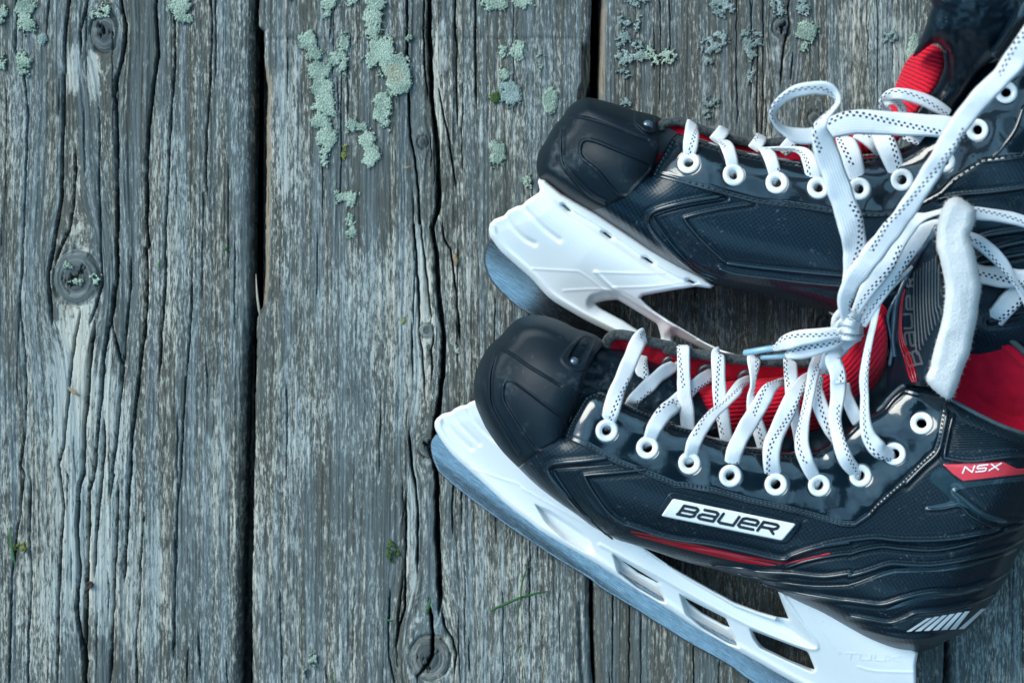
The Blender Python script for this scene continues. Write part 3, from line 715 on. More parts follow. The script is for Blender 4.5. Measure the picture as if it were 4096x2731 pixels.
# ---------------------------------------------------------------- small builders
def normal_at(zf, x, y, e=6.):
    a = unp(np.array([x-e, x+e, x, x]), np.array([y, y, y-e, y+e]), zf(np.array([x-e, x+e, x, x]), np.array([y, y, y-e, y+e])))
    n = np.cross(a[1]-a[0], a[2]-a[3]); return n/np.linalg.norm(n)
def lathe(name, c, nrm, prof, m, parent, seg=40, sx=1., label=None):
    n = np.asarray(nrm, float); t = np.cross(n, [0, 1, 0]); t /= np.linalg.norm(t); b = np.cross(n, t)
    a = np.arange(seg)*2*np.pi/seg
    V = np.concatenate([np.asarray(c)+r*(np.cos(a)[:, None]*t*sx+np.sin(a)[:, None]*b)+z*n for r, z in prof])
    F = []
    for k in range(len(prof)-1):
        i = np.arange(seg); j = (i+1) % seg
        F.append(np.stack([k*seg+i, k*seg+j, (k+1)*seg+j, (k+1)*seg+i], 1))
    return mk(name, V, F, m, parent)
def eyelet(parent, zf, x, y, R=44, r=19, off=.0012):
    z = float(zf(np.array([x]), np.array([y]))[0])+off; k = (H-z)/H*U
    n = normal_at(zf, x, y); R = R*k; r = r*k
    prof = [(R-.0006, -.0009), (R, -.0001), (R, .0002), (R-.0005, .0009), ((R+r)/2+.0003, .0011), (r+.0006, .0007), (r+.0001, .0002), (r, -.0012), (r, -.004), (r+.0006, -.004)]
    return lathe('eyelet', unp(np.array(float(x)), np.array(float(y)), np.array(z)), n, prof, M_EY, parent)
def tube(name, P, rad, m, parent, seg=8, closed=False, cap=True):
    """P (n,3) metres, rad scalar or array"""
    P = np.asarray(P, float); n = len(P); rad = np.broadcast_to(rad, (n,)).astype(float).copy()
    T = np.gradient(P, axis=0); T /= np.linalg.norm(T, axis=1)[:, None]+1e-12
    up = np.array([0, 0, 1.]); S = np.cross(T, up); bad = np.linalg.norm(S, axis=1) < .05; S[bad] = np.cross(T[bad], [1., 0, 0]); S /= np.linalg.norm(S, axis=1)[:, None]
    N = np.cross(S, T); a = np.arange(seg)*2*np.pi/seg
    if cap: rad[0] *= .35; rad[-1] *= .35
    V = (P[:, None]+rad[:, None, None]*(np.cos(a)[None, :, None]*S[:, None]+np.sin(a)[None, :, None]*N[:, None])).reshape(-1, 3)
    i = np.arange(n-1)[:, None]*seg; j = np.arange(seg)[None]; j2 = (j+1) % seg
    F = np.stack([i+j, i+seg+j, i+seg+j2, i+j2], -1).reshape(-1, 4)
    c0 = len(V); V = np.vstack([V, P[0], P[-1]]); jj = np.arange(seg); kk = (jj+1) % seg
    F2 = np.concatenate([np.stack([np.full(seg, c0), jj, kk], 1), np.stack([np.full(seg, c0+1), (n-1)*seg+kk, (n-1)*seg+jj], 1)])
    return mk(name, V, [F, F2], m, parent)
def onsurf(pts, zf, off, n=6, closed=False):
    P = cr(pts, closed, n); z = zf(P[:, 0], P[:, 1])+off; return unp(P[:, 0], P[:, 1], z)
def stitches(parent, pts, zf, off=.0014, pitch=17., ln=11., r=.00035, m=None):
    P = cr(pts, False, 8)[:, :2]; d = np.r_[0, np.cumsum(np.hypot(*np.diff(P, axis=0).T))]
    V = []; F = []; c = 0; s = 4.
    a = np.arange(6)*np.pi/3
    while s+ln < d[-1]:
        t = np.array([s, s+ln*.25, s+ln*.75, s+ln]); x = np.interp(t, d, P[:, 0]); y = np.interp(t, d, P[:, 1])
        z = zf(x, y)+off+np.array([-.0005, .0001, .0001, -.0005]); p = unp(x, y, z)
        T = p[3]-p[0]; T /= np.linalg.norm(T); S = np.cross(T, [0, 0, 1.]); S /= np.linalg.norm(S); N = np.cross(S, T)
        for k, q_ in enumerate(p):
            rr = r*(1 if 0 < k < 3 else .6)
            V.append(q_+rr*(np.cos(a)[:, None]*S+np.sin(a)[:, None]*N))
        for k in range(3):
            for j in range(6): F.append((c+k*6+j, c+(k+1)*6+j, c+(k+1)*6+(j+1) % 6, c+k*6+(j+1) % 6))
        c += 24; s += pitch
    return mk('stitching', np.concatenate(V), [np.array(F)], m or M_TH, parent)
def ribbon_geo(pts, seed, step=3.5, th=.00048):
    """pts: (x, y, z, width px, roll deg); returns verts, faces, attrs"""
    P = cr(pts, False, 14); xy = P[:, :2]; d = np.r_[0, np.cumsum(np.hypot(*np.diff(xy, axis=0).T)+np.abs(np.diff(P[:, 2]))/U*.5)]
    n = max(6, int(d[-1]/step)); t = np.linspace(0, d[-1], n); P = np.stack([np.interp(t, d, P[:, k]) for k in range(5)], 1)
    C = unp(P[:, 0], P[:, 1], P[:, 2]); T = np.gradient(C, axis=0); T /= np.linalg.norm(T, axis=1)[:, None]
    S = np.cross(T, [0, 0, 1.]); S /= np.maximum(np.linalg.norm(S, axis=1), .15)[:, None]
    for k in range(1, n):
        if np.linalg.norm(S[k]) < .6 or np.dot(S[k], S[k-1]) < 0:
            S[k] = S[k-1]-np.dot(S[k-1], T[k])*T[k]
        S[k] /= np.linalg.norm(S[k])
    N = np.cross(S, T); ro = np.radians(P[:, 4]+26*(vn(t/85., t*0+seed, 7)-.5))
    S2 = np.cos(ro)[:, None]*S+np.sin(ro)[:, None]*N; N2 = np.cross(S2, T)
    w = 1.08*P[:, 3]*U*(H-P[:, 2])/H/2*(1+.16*(vn(t/70., t*0+seed*3, 2)-.5))
    cs = []
    m = 9
    for k in range(m): v = -1+2*k/(m-1); cs.append((v, (1-abs(v)**9)**.5*(1+.16*math.cos(v*13))))
    for k in range(m-2, 0, -1): v = -1+2*k/(m-1); cs.append((v, -(1-abs(v)**9)**.5))
    cs = np.array(cs); ns = len(cs)
    bow = -.15*(np.abs(cs[:, 0])**2)*.0006
    wob = (vn(t/60., t*0+seed, 5)-.5)*.0004
    V = C[:, None]+w[:, None, None]*cs[None, :, 0, None]*S2[:, None]+(cs[:, 1]*th+bow)[None, :, None]*N2[:, None]+wob[:, None, None]*N2[:, None]
    um = np.r_[0, np.cumsum(np.linalg.norm(np.diff(C, axis=0), axis=1))]
    at = np.stack([np.repeat(um[:, None], ns, 1)+seed*.37, np.repeat(cs[None, :, 0], n, 0), np.full((n, ns), float(seed % 7)*.31)], -1)
    i = np.arange(n-1)[:, None]*ns; j = np.arange(ns)[None]; j2 = (j+1) % ns
    F = np.stack([i+j, i+j2, i+ns+j2, i+ns+j], -1).reshape(-1, 4)
    V = V.reshape(-1, 3); at = at.reshape(-1, 3)
    c0 = len(V); V = np.vstack([V, C[0], C[-1]]); at = np.vstack([at, at[0], at[-1]])
    jj = np.arange(ns); kk = (jj+1) % ns
    F2 = np.concatenate([np.stack([np.full(ns, c0), kk, jj], 1), np.stack([np.full(ns, c0+1), (n-1)*ns+jj, (n-1)*ns+kk], 1)])
    return V, F, F2, at
def laces(name, parent, lst, label=None, loc=None, th=.00048):
    Vs, F4, F3, At = [], [], [], []; c = 0
    for k, p in enumerate(lst):
        V, F, F2, at = ribbon_geo(p, k*3+1+len(name), th=th); Vs.append(V); F4.append(F+c); F3.append(F2+c); At.append(at); c += len(V)
    o = mk(name, np.concatenate(Vs), [np.concatenate(F4), np.concatenate(F3)], M_LC, parent, {'lace': np.concatenate(At)}, loc=loc)
    if label: o['label'] = label
    return o
GL = {'B': [[(0,0),(.82,0),(1,.14),(1,.38),(.86,.5),(.05,.5)], [(.86,.5),(1,.64),(1,.86),(.84,1),(.05,1)], [(.05,0),(.05,1)]],
      'a': [[(.08,1),(.84,1),(1,.86),(1,0),(.16,0),(0,.13),(0,.36),(.14,.5),(1,.5)]],
      'U': [[(0,1),(0,.14),(.16,0),(1,0),(1,1)]],
      'e': [[(1,0),(.16,0),(0,.14),(0,.86),(.16,1),(.84,1),(1,.86),(1,.5),(0,.5)]],
      'R': [[(0,0),(0,1),(.84,1),(1,.86),(1,.62),(.84,.46),(0,.46)], [(.6,.46),(1,0)]],
      'N': [[(0,0),(0,1),(1,0),(1,1)]], 'S': [[(1,1),(.1,1),(0,.9),(0,.55),(.1,.5),(.9,.5),(1,.42),(1,.1),(.9,0),(0,0)]],
      'X': [[(0,0),(1,1)], [(0,1),(1,0)]], 'T': [[(0,1),(1,1)], [(.5,1),(.5,0)]], 'K': [[(0,0),(0,1)], [(1,1),(.05,.5),(1,0)]]}
def letters(name, txt, org, ex, ey, gap, hw, m, parent, zf, off, th=.0003, step=1.5, pitch=1.):
    """org px of the baseline start; ex one cell along, ey cap height; hw stroke half width px"""
    S = []
    o = np.array(org, float); ex = np.array(ex, float); ey = np.array(ey, float)
    for k, ch in enumerate(txt):
        for st in GL[ch]:
            S.append(np.array([o+ex*(k*pitch+p[0]*(1-gap))+ey*p[1] for p in st]))
    al = np.concatenate(S); x0, y0 = al.min(0)-hw-4; x1, y1 = al.max(0)+hw+4
    def sdf(X, Y):
        d = np.full(X.shape, 1e3)
        for s in S: d = np.minimum(d, dline(s, X, Y))
        return hw-d
    return sheet(name, m, parent, sdf, (x0, y0, x1, y1), lambda X, Y, d: zf(X, Y)+off+th, lambda X, Y, d: zf(X, Y)+off-.0002, step=step)
# ================================================================ FRONT SKATE (with the name plate)
cF = unp(np.array(2900.), np.array(1900.), np.array(0.)); cF[2] = 0
SF = thing('ice_skate', 'black ice skate lying in front, white BAUER plate on its side and red liner open'.replace(' BAUER', ' lettered'), 'ice skate', tuple(cF), group='pair of ice skates')
toeF = C_([(1130,262),(1060,215),(1010,197),(950,180),(850,130),(760,101),(680,94),(600,110),(540,150),(470,228),(400,292),(345,385),(315,470),(304,560),(312,628),(330,690),(380,800),(440,890),(500,965),(580,1045),(700,1160),(830,1260),(960,1350),(1050,1418)])
soleF = [p for p in toeF[14:]]+G_([(100,665),(180,690),(300,728),(360,748),(550,812),(750,862),(870,902),(960,922),(1055,962),(1150,1012),(1250,1062),(1400,1132),(1568,1228)])+H_([(150,1160),(300,1225),(450,1270),(620,1284),(750,1257),(870,1192),(960,1150),(1090,1070),(1200,930),(1300,800),(1390,660),(1440,560),(1500,430),(1568,330)])+[(4160,2060),(4230,1900),(4260,1760),(4270,1600)]
edgeF = cr(toeF[:14]+soleF, False, 4)[:, :2]
faceF = C_([(870,860),(905,770),(950,690),(1000,604),(1060,570),(1120,574),(1200,612),(1300,662),(1400,702),(1568,768)])+D_([(140,772),(280,815),(500,887),(680,925),(860,945),(1050,940)])+F_([(150,512),(300,420),(430,300),(560,240),(640,150),(720,80),(800,53),(880,64),(1000,140),(1200,250),(1400,350),(1568,412)])+[(4200,1785),(4270,1830)]
faceFl = cr(faceF, False, 4)[:, :2]
EYF = [(2428,1722),(2590,1790),(2758,1852),(2922,1903),(3104,1937),(3277,1941),(3442,1902),(3578,1815),(3687,1692)]
# relief lines of the side panel
v1 = C_([(1150,985),(1000,1005),(850,1018),(790,1030),(772,1065),(800,1118),(888,1222),(975,1318),(1050,1382),(1120,1425)])
v2 = C_([(1190,1030),(1050,1045),(850,1058),(815,1065),(830,1110),(960,1290),(1080,1420),(1180,1500)])
v3 = C_([(1400,1060),(1200,1080),(1020,1096),(1005,1112),(1060,1210),(1150,1330),(1240,1400),(1300,1420)])+G_([(430,660),(700,700),(900,740),(1130,792),(1200,770),(1300,735),(1420,705),(1568,685)])+F_([(160,1190),(300,1160),(480,1137),(560,1135),(700,1150),(900,1152),(1100,1138),(1300,1100),(1400,1070)])
h2 = G_([(1170,840),(1300,800),(1450,770),(1568,755)])+H_([(0,415),(130,375),(300,348),(450,362),(700,380),(900,362),(1150,300),(1400,210),(1568,150)])
h3 = G_([(700,830),(900,850),(1000,870),(1200,880),(1400,900),(1568,880)])+H_([(0,608),(150,570),(300,520),(400,500),(550,510),(750,512),(1000,475),(1200,420),(1400,360),(1568,280)])
h4 = G_([(850,880),(1100,930),(1350,960),(1568,955)])+H_([(0,690),(100,660),(250,600),(400,550),(520,545),(800,530),(1000,500),(1300,440),(1480,370)])
h5 = G_([(1000,940),(1250,1005),(1500,1045)])+H_([(0,830),(150,850),(300,862),(450,820),(600,780),(750,755),(950,750),(1150,705),(1300,650),(1430,570)])
h6 = H_([(0,965),(200,1000),(370,1025),(500,985),(600,940),(800,920),(1000,880),(1180,830),(1320,760)])
h7 = H_([(100,1085),(300,1130),(500,1160),(700,1160),(900,1120),(1080,1040),(1200,920)])
ank1 = F_([(1030,262),(1000,430),(965,540),(860,640),(740,760)]); ank2 = F_([(1072,285),(1040,420),(1015,560),(1040,580),(1200,600),(1400,575),(1568,562)])
ank3 = F_([(660,880),(780,872),(900,885),(1025,875),(1045,860),(990,810)]); ank4 = F_([(900,935),(1000,930),(1120,912),(1200,980),(1330,1050),(1400,1065)]); ank5 = F_([(1090,810),(1200,910),(1300,975),(1430,1010),(1568,1020)])
seamF = C_([(866,864),(1000,920),(1200,1030),(1400,1108),(1568,1180)])+D_([(200,1180),(400,1212),(600,1270),(800,1312),(1000,1362),(1200,1420),(1262,1424)])
_c = lambda p, k=4: cr(p, False, k)[:, :2]
FEAT = [(_c(v1), 'ridge', 9, .0011), (_c(v2), 'groove', 6, .0010), (_c(v3), 'step', 12, .0012), (_c(h2), 'ridge', 6, .0008), (_c(h2), 'groove2', 6, .0006), (_c(h3), 'ridge', 7, .0013), (_c(h4), 'groove', 8, .0012),
        (_c(h5), 'ridge', 7, .0014), (_c(h6), 'ridge', 7, .0013), (_c(h7), 'ridge', 7, .0010), (_c(ank1), 'ridge', 8, .0013), (_c(ank2), 'ridge', 7, .0011), (_c(ank4), 'ridge', 6, .0008), (_c(ank5), 'ridge', 9, .0010)]
bandA = np.vstack([_c(h4), _c(h5)[::-1]]); 
def zbF(X, Y):
    """broad form of the front boot's upper side"""
    X = np.asarray(X, float); Y = np.asarray(Y, float)
    de = dline(edgeF, X, Y); df = dline(faceFl, X, Y)
    e = .088-.042*rd(de, 215)
    z = e+(gF(X, Y)-e)*sm(10, 90, de)-.009*rd(df, 120)
    z = z-.006*sm(2300, 1900, X)
    z = z+.010*sm(3500, 4100, X)*sm(2300, 1800, Y)
    return z
gF = Smooth(lambda X, Y: .088-.042*rd(dline(edgeF, X, Y), 215), 1700, 1100, 4400, 2800)
def zF(X, Y):
    X = np.asarray(X, float); Y = np.asarray(Y, float)
    z = zbF(X, Y)
    for P, kind, w, a in FEAT:
        mn, mx = P.min(0)-60, P.max(0)+60
        m = (X > mn[0]) & (X < mx[0]) & (Y > mn[1]) & (Y < mx[1])
        if not m.any(): continue
        d = dline(P, X[m], Y[m]); dz = 0; a = a*.72
        if kind == 'ridge': dz = a*gs(d, w)-a*.45*gs(d-w*2.2, w)
        elif kind == 'groove': dz = -a*gs(d, w)
        elif kind == 'groove2': dz = -a*gs(d-w*2, w)
        elif kind == 'step': dz = a*gs(d, w*.6)-a*.6*gs(d-w*1.5, w*.8)
        z = z.copy() if np.ndim(z) else z; z[m] += dz
    return z
def zlF(X, Y):      # patent leather: broad form, pulled in round each eyelet, gently buckled
    z = zbF(X, Y)
    for ex, ey in EYF: z = z-.0011*gs(np.hypot(X-ex, Y-ey), 62)
    return z+(fbm(X/150., Y/150., 9, 2)-.5)*.0034
botF = lambda X, Y, d: np.clip(.092-zbF(X, Y), .004, .05)
# shell
bodyF = C_([(590,1052),(700,965),(800,905),(868,862),(1000,760),(1200,690),(1400,760),(1568,830)])+D_([(280,880),(500,950),(860,1010),(1050,1000)])+F_([(150,570),(300,500),(500,350),(640,200),(740,110),(800,75),(880,82),(1000,155),(1200,262),(1400,362),(1568,424)])+[(4200,1792),(4290,1830)]
body_poly = np.vstack([cr(bodyF, False, 4)[:, :2], np.array(soleF[9:])[::-1][:, :2]])
body_poly = np.vstack([cr(bodyF, False, 4)[:, :2], cr(soleF[4:], False, 4)[::-1][:, :2]])
ankP = F_([(1032,258),(1003,430),(968,540),(860,640),(742,762),(640,850),(560,922),(500,990),(400,1058)])
fpF = np.array([tuple(p[:2]) for p in cr(faceF[:22], False, 4)]+[tuple(p[:2]) for p in F_([(1035,160)])]+[p[:2] for p in ankP]+[p[:2] for p in seamF[::-1]])
shF = psheet('boot_shell', M_SH, SF, body_poly, lambda X, Y, d: zF(X, Y)-.0042*sm(4, 16, sdp(fpF, X, Y)), botF, holes=[(x, y, 22) for x, y in EYF], step=3.2)
# toe cap
capF_r = C_([(1132,262),(1060,352),(1000,480),(960,600),(920,715),(895,775),(868,862),(800,905),(700,965),(588,1050)])
cap_poly = np.vstack([cr(toeF[1:17], False, 5)[:, :2], cr(toeF[16:20], False, 5)[1:, :2], cr(capF_r, False, 5)[::-1][:, :2]])
tl1 = _c(C_([(437,345),(408,450),(402,560),(410,650),(450,740),(500,820),(560,920),(590,960)]), 5); tl2 = _c(C_([(484,305),(560,350),(660,420),(760,480),(850,535)]), 5)
tp = rnd(C_([(500,505),(560,515),(898,772),(860,880),(712,955),(600,800),(490,620)]), 30)
def capz(base, ln, grooves, pan, dotdir):
    def f(X, Y, d):
        z = base(X, Y)+.0009*sm(0, 14, d)
        dl = dline(ln, X, Y); z = z+.0012*gs(dl, 5)-.0007*gs(dl-10, 7)
        for g in grooves: z = z-.0011*gs(dline(g, X, Y), 4.5)
        s = sdp(pan, X, Y); z = z-.0012*sm(-3, 5, s)+.0007*gs(s+6, 5)
        z = z+sm(4, 8, s)*(np.sin((X*dotdir[0]+Y*dotdir[1])*.9)*np.sin((X*dotdir[1]-Y*dotdir[0])*.9))*.00022
        return z
    return f
slotc = C_([(975,330)])[0]
slot = rnd(O_([(590,215),(735,262),(735,320),(640,600),(560,620),(470,600),(370,510),(380,440)]), 45); slot_in = rnd(O_([(610,228),(730,268),(722,330),(590,555),(500,560),(445,500),(500,380)]), 30)
cz0 = capz(zbF, tl1, [tl2], tp, (.9, .35))
def czF(X, Y, d):
    z = cz0(X, Y, d); s = sdp(slot, X, Y); si = sdp(slot_in, X, Y)
    return z+.0009*sm(-4, 6, s)-.0020*sm(-2, 5, si)
capF = psheet('toe_cap', M_RB, SF, cap_poly, czF, botF, step=3)
letters('raised_lettering', 'BaUeR', O_([(512,438)])[0], np.array(O_([(545,395)])[0])-np.array(O_([(512,438)])[0]), np.array([30*.3827, 14*.3827])*1.3, .3, 2.2, M_RB, capF, lambda X, Y: czF(X, Y, X*0+50), .0, .0009, step=1.2)
lz = unp(*[np.array(float(v)) for v in O_([(512,522)])[0]], czF(*[np.array(float(v)) for v in O_([(512,522)])[0]], np.array(50.))); lathe('sensor_window', lz+np.array([0, 0, -.0005]), (0, 0, 1), [(.0001, .0016), (.0012, .0014), (.0020, .0008), (.0024, 0), (.0026, -.002)], M_LEN, capF, 24)
def trim(parent, P, zf, r=.00055, off=.0003):
    P = cr(P, False, 8); return tube('ridge_highlight_bead', unp(P[:, 0], P[:, 1], zf(P[:, 0], P[:, 1])+off), r, M_TR, parent, 8)  # glossy beads added along the panel ridges to show as highlight lines
for P_, r_ in ((v1[:-1], .0009), (v2, .0005), (v3, .0006), (h2, .0005), (h3, .0007), (h4, .0005), (h5, .0007), (h6, .0006), (ank1, .0008), (ank2, .0006), (ank4, .0005)): trim(shF, P_, zF, r_)
# stripes and badge on the shell
def strip_poly(P, w):
    P = np.asarray(P, float)[:, :2]; T = np.gradient(P, axis=0); T /= np.linalg.norm(T, axis=1)[:, None]; N = np.stack([-T[:, 1], T[:, 0]], 1); w = np.broadcast_to(w, (len(P),))[:, None]/2
    return np.vstack([P+N*w, (P-N*w)[::-1]])
def overlay(name, m, parent, poly, zf, th=.00035, step=2.2, **k):
    return psheet(name, m, parent, poly, lambda X, Y, d: zf(X, Y)+th, lambda X, Y, d: zf(X, Y)-.0008, step=step, **k)
zS = lambda X, Y: zF(X, Y)
rs = overlay('red_stripe', M_RS, shF, G_([(192,612),(400,652),(700,720),(900,765),(1150,812),(1300,785),(1440,748),(1446,758),(1300,798),(1150,824),(880,778),(680,732),(380,662),(200,624)]), zS)
rs = overlay('red_stripe', M_RS, shF, G_([(200,632),(400,670),(700,737),(900,785),(1118,828),(1050,833),(880,810),(650,757),(400,694),(240,650)]), zS)
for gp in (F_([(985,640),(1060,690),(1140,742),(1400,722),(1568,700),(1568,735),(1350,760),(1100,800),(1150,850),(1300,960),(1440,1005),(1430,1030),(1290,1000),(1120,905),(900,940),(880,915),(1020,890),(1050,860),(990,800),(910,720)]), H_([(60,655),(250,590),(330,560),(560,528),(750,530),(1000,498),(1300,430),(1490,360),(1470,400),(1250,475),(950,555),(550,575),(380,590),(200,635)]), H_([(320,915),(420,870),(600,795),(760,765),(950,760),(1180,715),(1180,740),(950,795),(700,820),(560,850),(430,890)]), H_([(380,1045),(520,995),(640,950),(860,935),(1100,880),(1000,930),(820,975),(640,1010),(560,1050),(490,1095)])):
    overlay('painted_reflection_band', M_GB, shF, cr([p[:2] for p in gp], True, 3)[:, :2], zS, th=.0004, step=2.6)  # sky reflection on ankle and heel painted in as lighter blue glossy bands
# name plate
pl_o = rnd(G_([(430,378),(470,366),(1262,560),(1258,590),(1180,690),(1140,697),(352,535),(350,505)]), 14); pl = rnd(G_([(458,411),(1230,570),(1142,674),(384,520)]), 9)
zP = lambda X, Y: zbF(X, Y)+.0004
fr = overlay('plate_frame', M_SM, shF, pl_o, zP, th=.0008, bevel=8, bh=.0006)
npl = overlay('name_plate', M_LB, shF, pl, zP, th=.0014, bevel=4, bh=.0005, step=2)
npl['label'] = 'white slanted plate with black BAUER letters'.replace(' BAUER', '')
o0 = np.array(D_([(166,1340)])[0]); o1 = np.array(D_([(795,1468)])[0]); cellv = (o1-o0)/5.0
letters('plate_lettering', 'BaUeR', o0+cellv*.04, cellv, np.array([42, -58])*.6378*.92, .22, 6.0, M_INK, npl, zP, .0014, .00015, step=1.3)
# red badge
bz = lambda X, Y: zF(X, Y)
bd = overlay('model_badge', M_RBG, shF, F_([(1002,622),(1425,603),(1470,628),(1520,652),(1600,648),(1700,640),(1700,690),(1568,690),(1350,715),(1145,738),(1075,690)]), bz, th=.0006, bevel=4, bh=.0004)
letters('badge_lettering', 'NSX', F_([(1140,682)])[0], np.array([92, -9])*.574, np.array([18, -44])*.574, .28, 2.6, M_LB, bd, bz, .0007, .00015, step=1.3)
# slanted white dashes low on the heel
for k in range(7):
    a = k*92/7*.98
    p0 = np.array([512+k*78, 1108-k*4]); p1 = np.array([700+k*68, 985-k*12])
    if k == 6: p1 = np.array([1185, 902])
    w = 46
    overlay('white_dash', M_LB, shF, H_([tuple(p0), tuple(p1), (p1[0]+w, p1[1]-5), (p0[0]+w+(8 if k else 0), p0[1]-4)]), zS, th=.0006, step=1.8)
# eyelet facing
ankP = F_([(1032,258),(1003,430),(968,540),(860,640),(742,762),(640,850),(560,922),(500,990),(400,1058)])
fc_poly = np.vstack([cr(faceF[:25], False, 4)[:, :2], rnd(ankP, 5)[3:-3], seamF[::-1]]) if False else None
i_end = 24
fpoly = [tuple(p[:2]) for p in cr(faceF[:22], False, 4)]+[tuple(p[:2]) for p in F_([(1035,160)])]+[p[:2] for p in ankP]+[p[:2] for p in seamF[::-1]]
fpF = np.array(fpoly)
fcF = psheet('eyelet_facing', M_PT, SF, fpF, lambda X, Y, d: zlF(X, Y)+.0012-.0004*gs(d-18, 5), lambda X, Y, d: zlF(X, Y)-.0008, holes=[(x, y, 24) for x, y in EYF], step=3, bevel=6, bh=.0007)
for x, y in EYF: eyelet(fcF, zlF, x, y, R=46, r=19.5)
inset = lambda pts, dx, dy: [(p[0]+dx, p[1]+dy) for p in pts]
stitches(fcF, inset(seamF[1:], 3, -13), zlF, off=.0014); stitches(fcF, inset(faceF[3:16], 4, 15), zlF, off=.0014)
stitches(fcF, [(p[0]+12, p[1]+3) for p in faceF[0:4]], zlF, off=.0014, pitch=14); stitches(fcF, inset(ankP[:8], -13, -6), zlF, off=.0014)
# toe box leather under the laces
tb = C_([(1128,265),(1200,290),(1380,370),(1568,440)])+D_([(180,520),(300,570),(420,800),(300,850)])+C_([(1568,860),(1200,720),(1000,760),(905,790)])+C_([(960,600),(1000,480),(1060,352)])
ztb = lambda X, Y: .070-.030*rd(dline(np.array(C_([(1100,240),(1568,420)])+D_([(400,560)]))[:, :2], X, Y), 160)+(fbm(X/40, Y/40, 3)-.5)*.002
psheet('toe_box', mat_shell('speckled toe box leather', weave=False, rough=.4), SF, [p[:2] for p in tb], lambda X, Y, d: np.minimum(ztb(X, Y), zbF(X, Y)+.003), lambda X, Y, d: X*0+.02, step=4)
# tongue with ribbed red mesh
tg = D_([(255,640),(300,575),(380,530),(560,500),(800,480),(980,430),(1100,380),(1230,300),(1330,200),(1400,90),(1440,60),(1478,150),(1490,260),(1480,400),(1440,500),(1380,590),(1330,660),(1250,740),(1150,830),(1000,870),(800,880),(600,870),(420,820),(300,760)])
tpos = np.array(D_([(255,700),(500,680),(800,650),(1050,580),(1250,430),(1420,200)]))[:, :2]
ztg = lambda X, Y: .062-.016*(dline(cr(tpos, False, 6), X, Y)/150.)**2+.028*sm(3250, 3560, X)*sm(1700, 1250, Y)
def tguv(X, Y, d):
    P = cr(tpos, False, 8)[:, :2]; L_d = np.r_[0, np.cumsum(np.hypot(*np.diff(P, axis=0).T))]
    best = np.full(X.shape, 1e18); uu = np.zeros_like(X); vv = np.zeros_like(X)
    for i in range(len(P)-1):
        dx, dy = P[i+1]-P[i]; l2 = dx*dx+dy*dy; t = np.clip(((X-P[i][0])*dx+(Y-P[i][1])*dy)/l2, 0, 1)
        d2 = (X-P[i][0]-t*dx)**2+(Y-P[i][1]-t*dy)**2; m = d2 < best
        best = np.where(m, d2, best); uu = np.where(m, L_d[i]+t*math.sqrt(l2), uu); vv = np.where(m, ((X-P[i][0])*dy-(Y-P[i][1])*dx)/math.sqrt(l2), vv)
    return np.stack([vv*U, uu*U, X*0], -1)
tgF = psheet('tongue', M_TM2, SF, cr(tg, True, 3), lambda X, Y, d: ztg(X, Y), lambda X, Y, d: ztg(X, Y)-.004, step=4, attrs={'tuv': tguv}, bevel=14, bh=.002)
# dark lower tongue / leather below the mesh
lt = D_([(380,800),(600,850),(800,860),(1000,830),(1150,760),(1290,600),(1400,560),(1480,380),(1520,420),(1568,560),(1568,800),(1500,1000),(1300,1040),(1000,1020),(700,1000),(400,930)])
psheet('tongue_base', M_SM, SF, cr(lt, True, 3), lambda X, Y, d: .056+(fbm(X/90, Y/90, 4, 2)-.5)*.004-.004*sm(0, 120, d)*0, lambda X, Y, d: X*0+.03, step=5)
# far side of the boot: red lining and knit binding
rimF = C_([(1128,290),(1150,232),(1200,203),(1300,214),(1420,250),(1568,283)])+D_([(100,291),(250,320),(380,336),(560,360),(700,370),(840,376),(1030,374),(1120,330),(1200,290),(1320,190),(1420,40)])
lin = C_([(1125,292),(1180,240),(1300,240),(1450,275)])+D_([(60,300),(250,345),(480,385),(700,395),(900,395),(1040,380),(1180,320),(1290,230),(1380,120),(1430,20),(1490,70),(1480,200),(1300,420),(1100,560),(900,600),(640,600),(400,600),(200,540),(0,450)])+C_([(1400,440),(1250,372)])
def zli(X, Y): return .058-.020*sm(180, 0, dline(cr(rimF, False, 4), X, Y))*0-.00011*np.clip(dline(cr(rimF, False, 4), X, Y), 0, 130)+.030*sm(3300, 3560, X)*sm(1700, 1250, Y)+(fbm(X/70, Y/70, 5)-.5)*.003
lnF = psheet('boot_lining', M_RED, SF, cr(lin, False, 4), lambda X, Y, d: zli(X, Y), lambda X, Y, d: X*0+.032, step=4)
def bindz(X, Y): return .058+.030*sm(3300, 3560, X)*sm(1700, 1250, Y)
P = cr([(p[0], p[1]+9) for p in rimF], False, 10); w = np.full(len(P), 27.); w[:4] = 12
Pm = unp(P[:, 0], P[:, 1], bindz(P[:, 0], P[:, 1])-.001+(fbm(P[:, 0]/30, P[:, 1]/30, 2)-.5)*.0015)
tube('knit_binding', Pm, .0024, M_GF, lnF, 12)
psheet('far_wall', M_BK, SF, np.vstack([cr([(p[0], p[1]+15) for p in rimF], False, 4)[:, :2], cr([(p[0], p[1]+60) for p in rimF], False, 4)[::-1, :2]]), lambda X, Y, d: .050+.030*sm(3300, 3560, X)*sm(1700, 1250, Y), lambda X, Y, d: X*0+.012, step=5)
for x, y in [(2688,1452),(2832,1486),(2990,1508)]:
    lathe('eyelet_washer', unp(np.array(float(x)), np.array(float(y)), np.array(.0505)), (.15, -.55, .8), [(.0048, -.001), (.0050, .0006), (.0042, .0012), (.0024, .0010), (.0020, -.002)], M_SIL, lnF, 28)
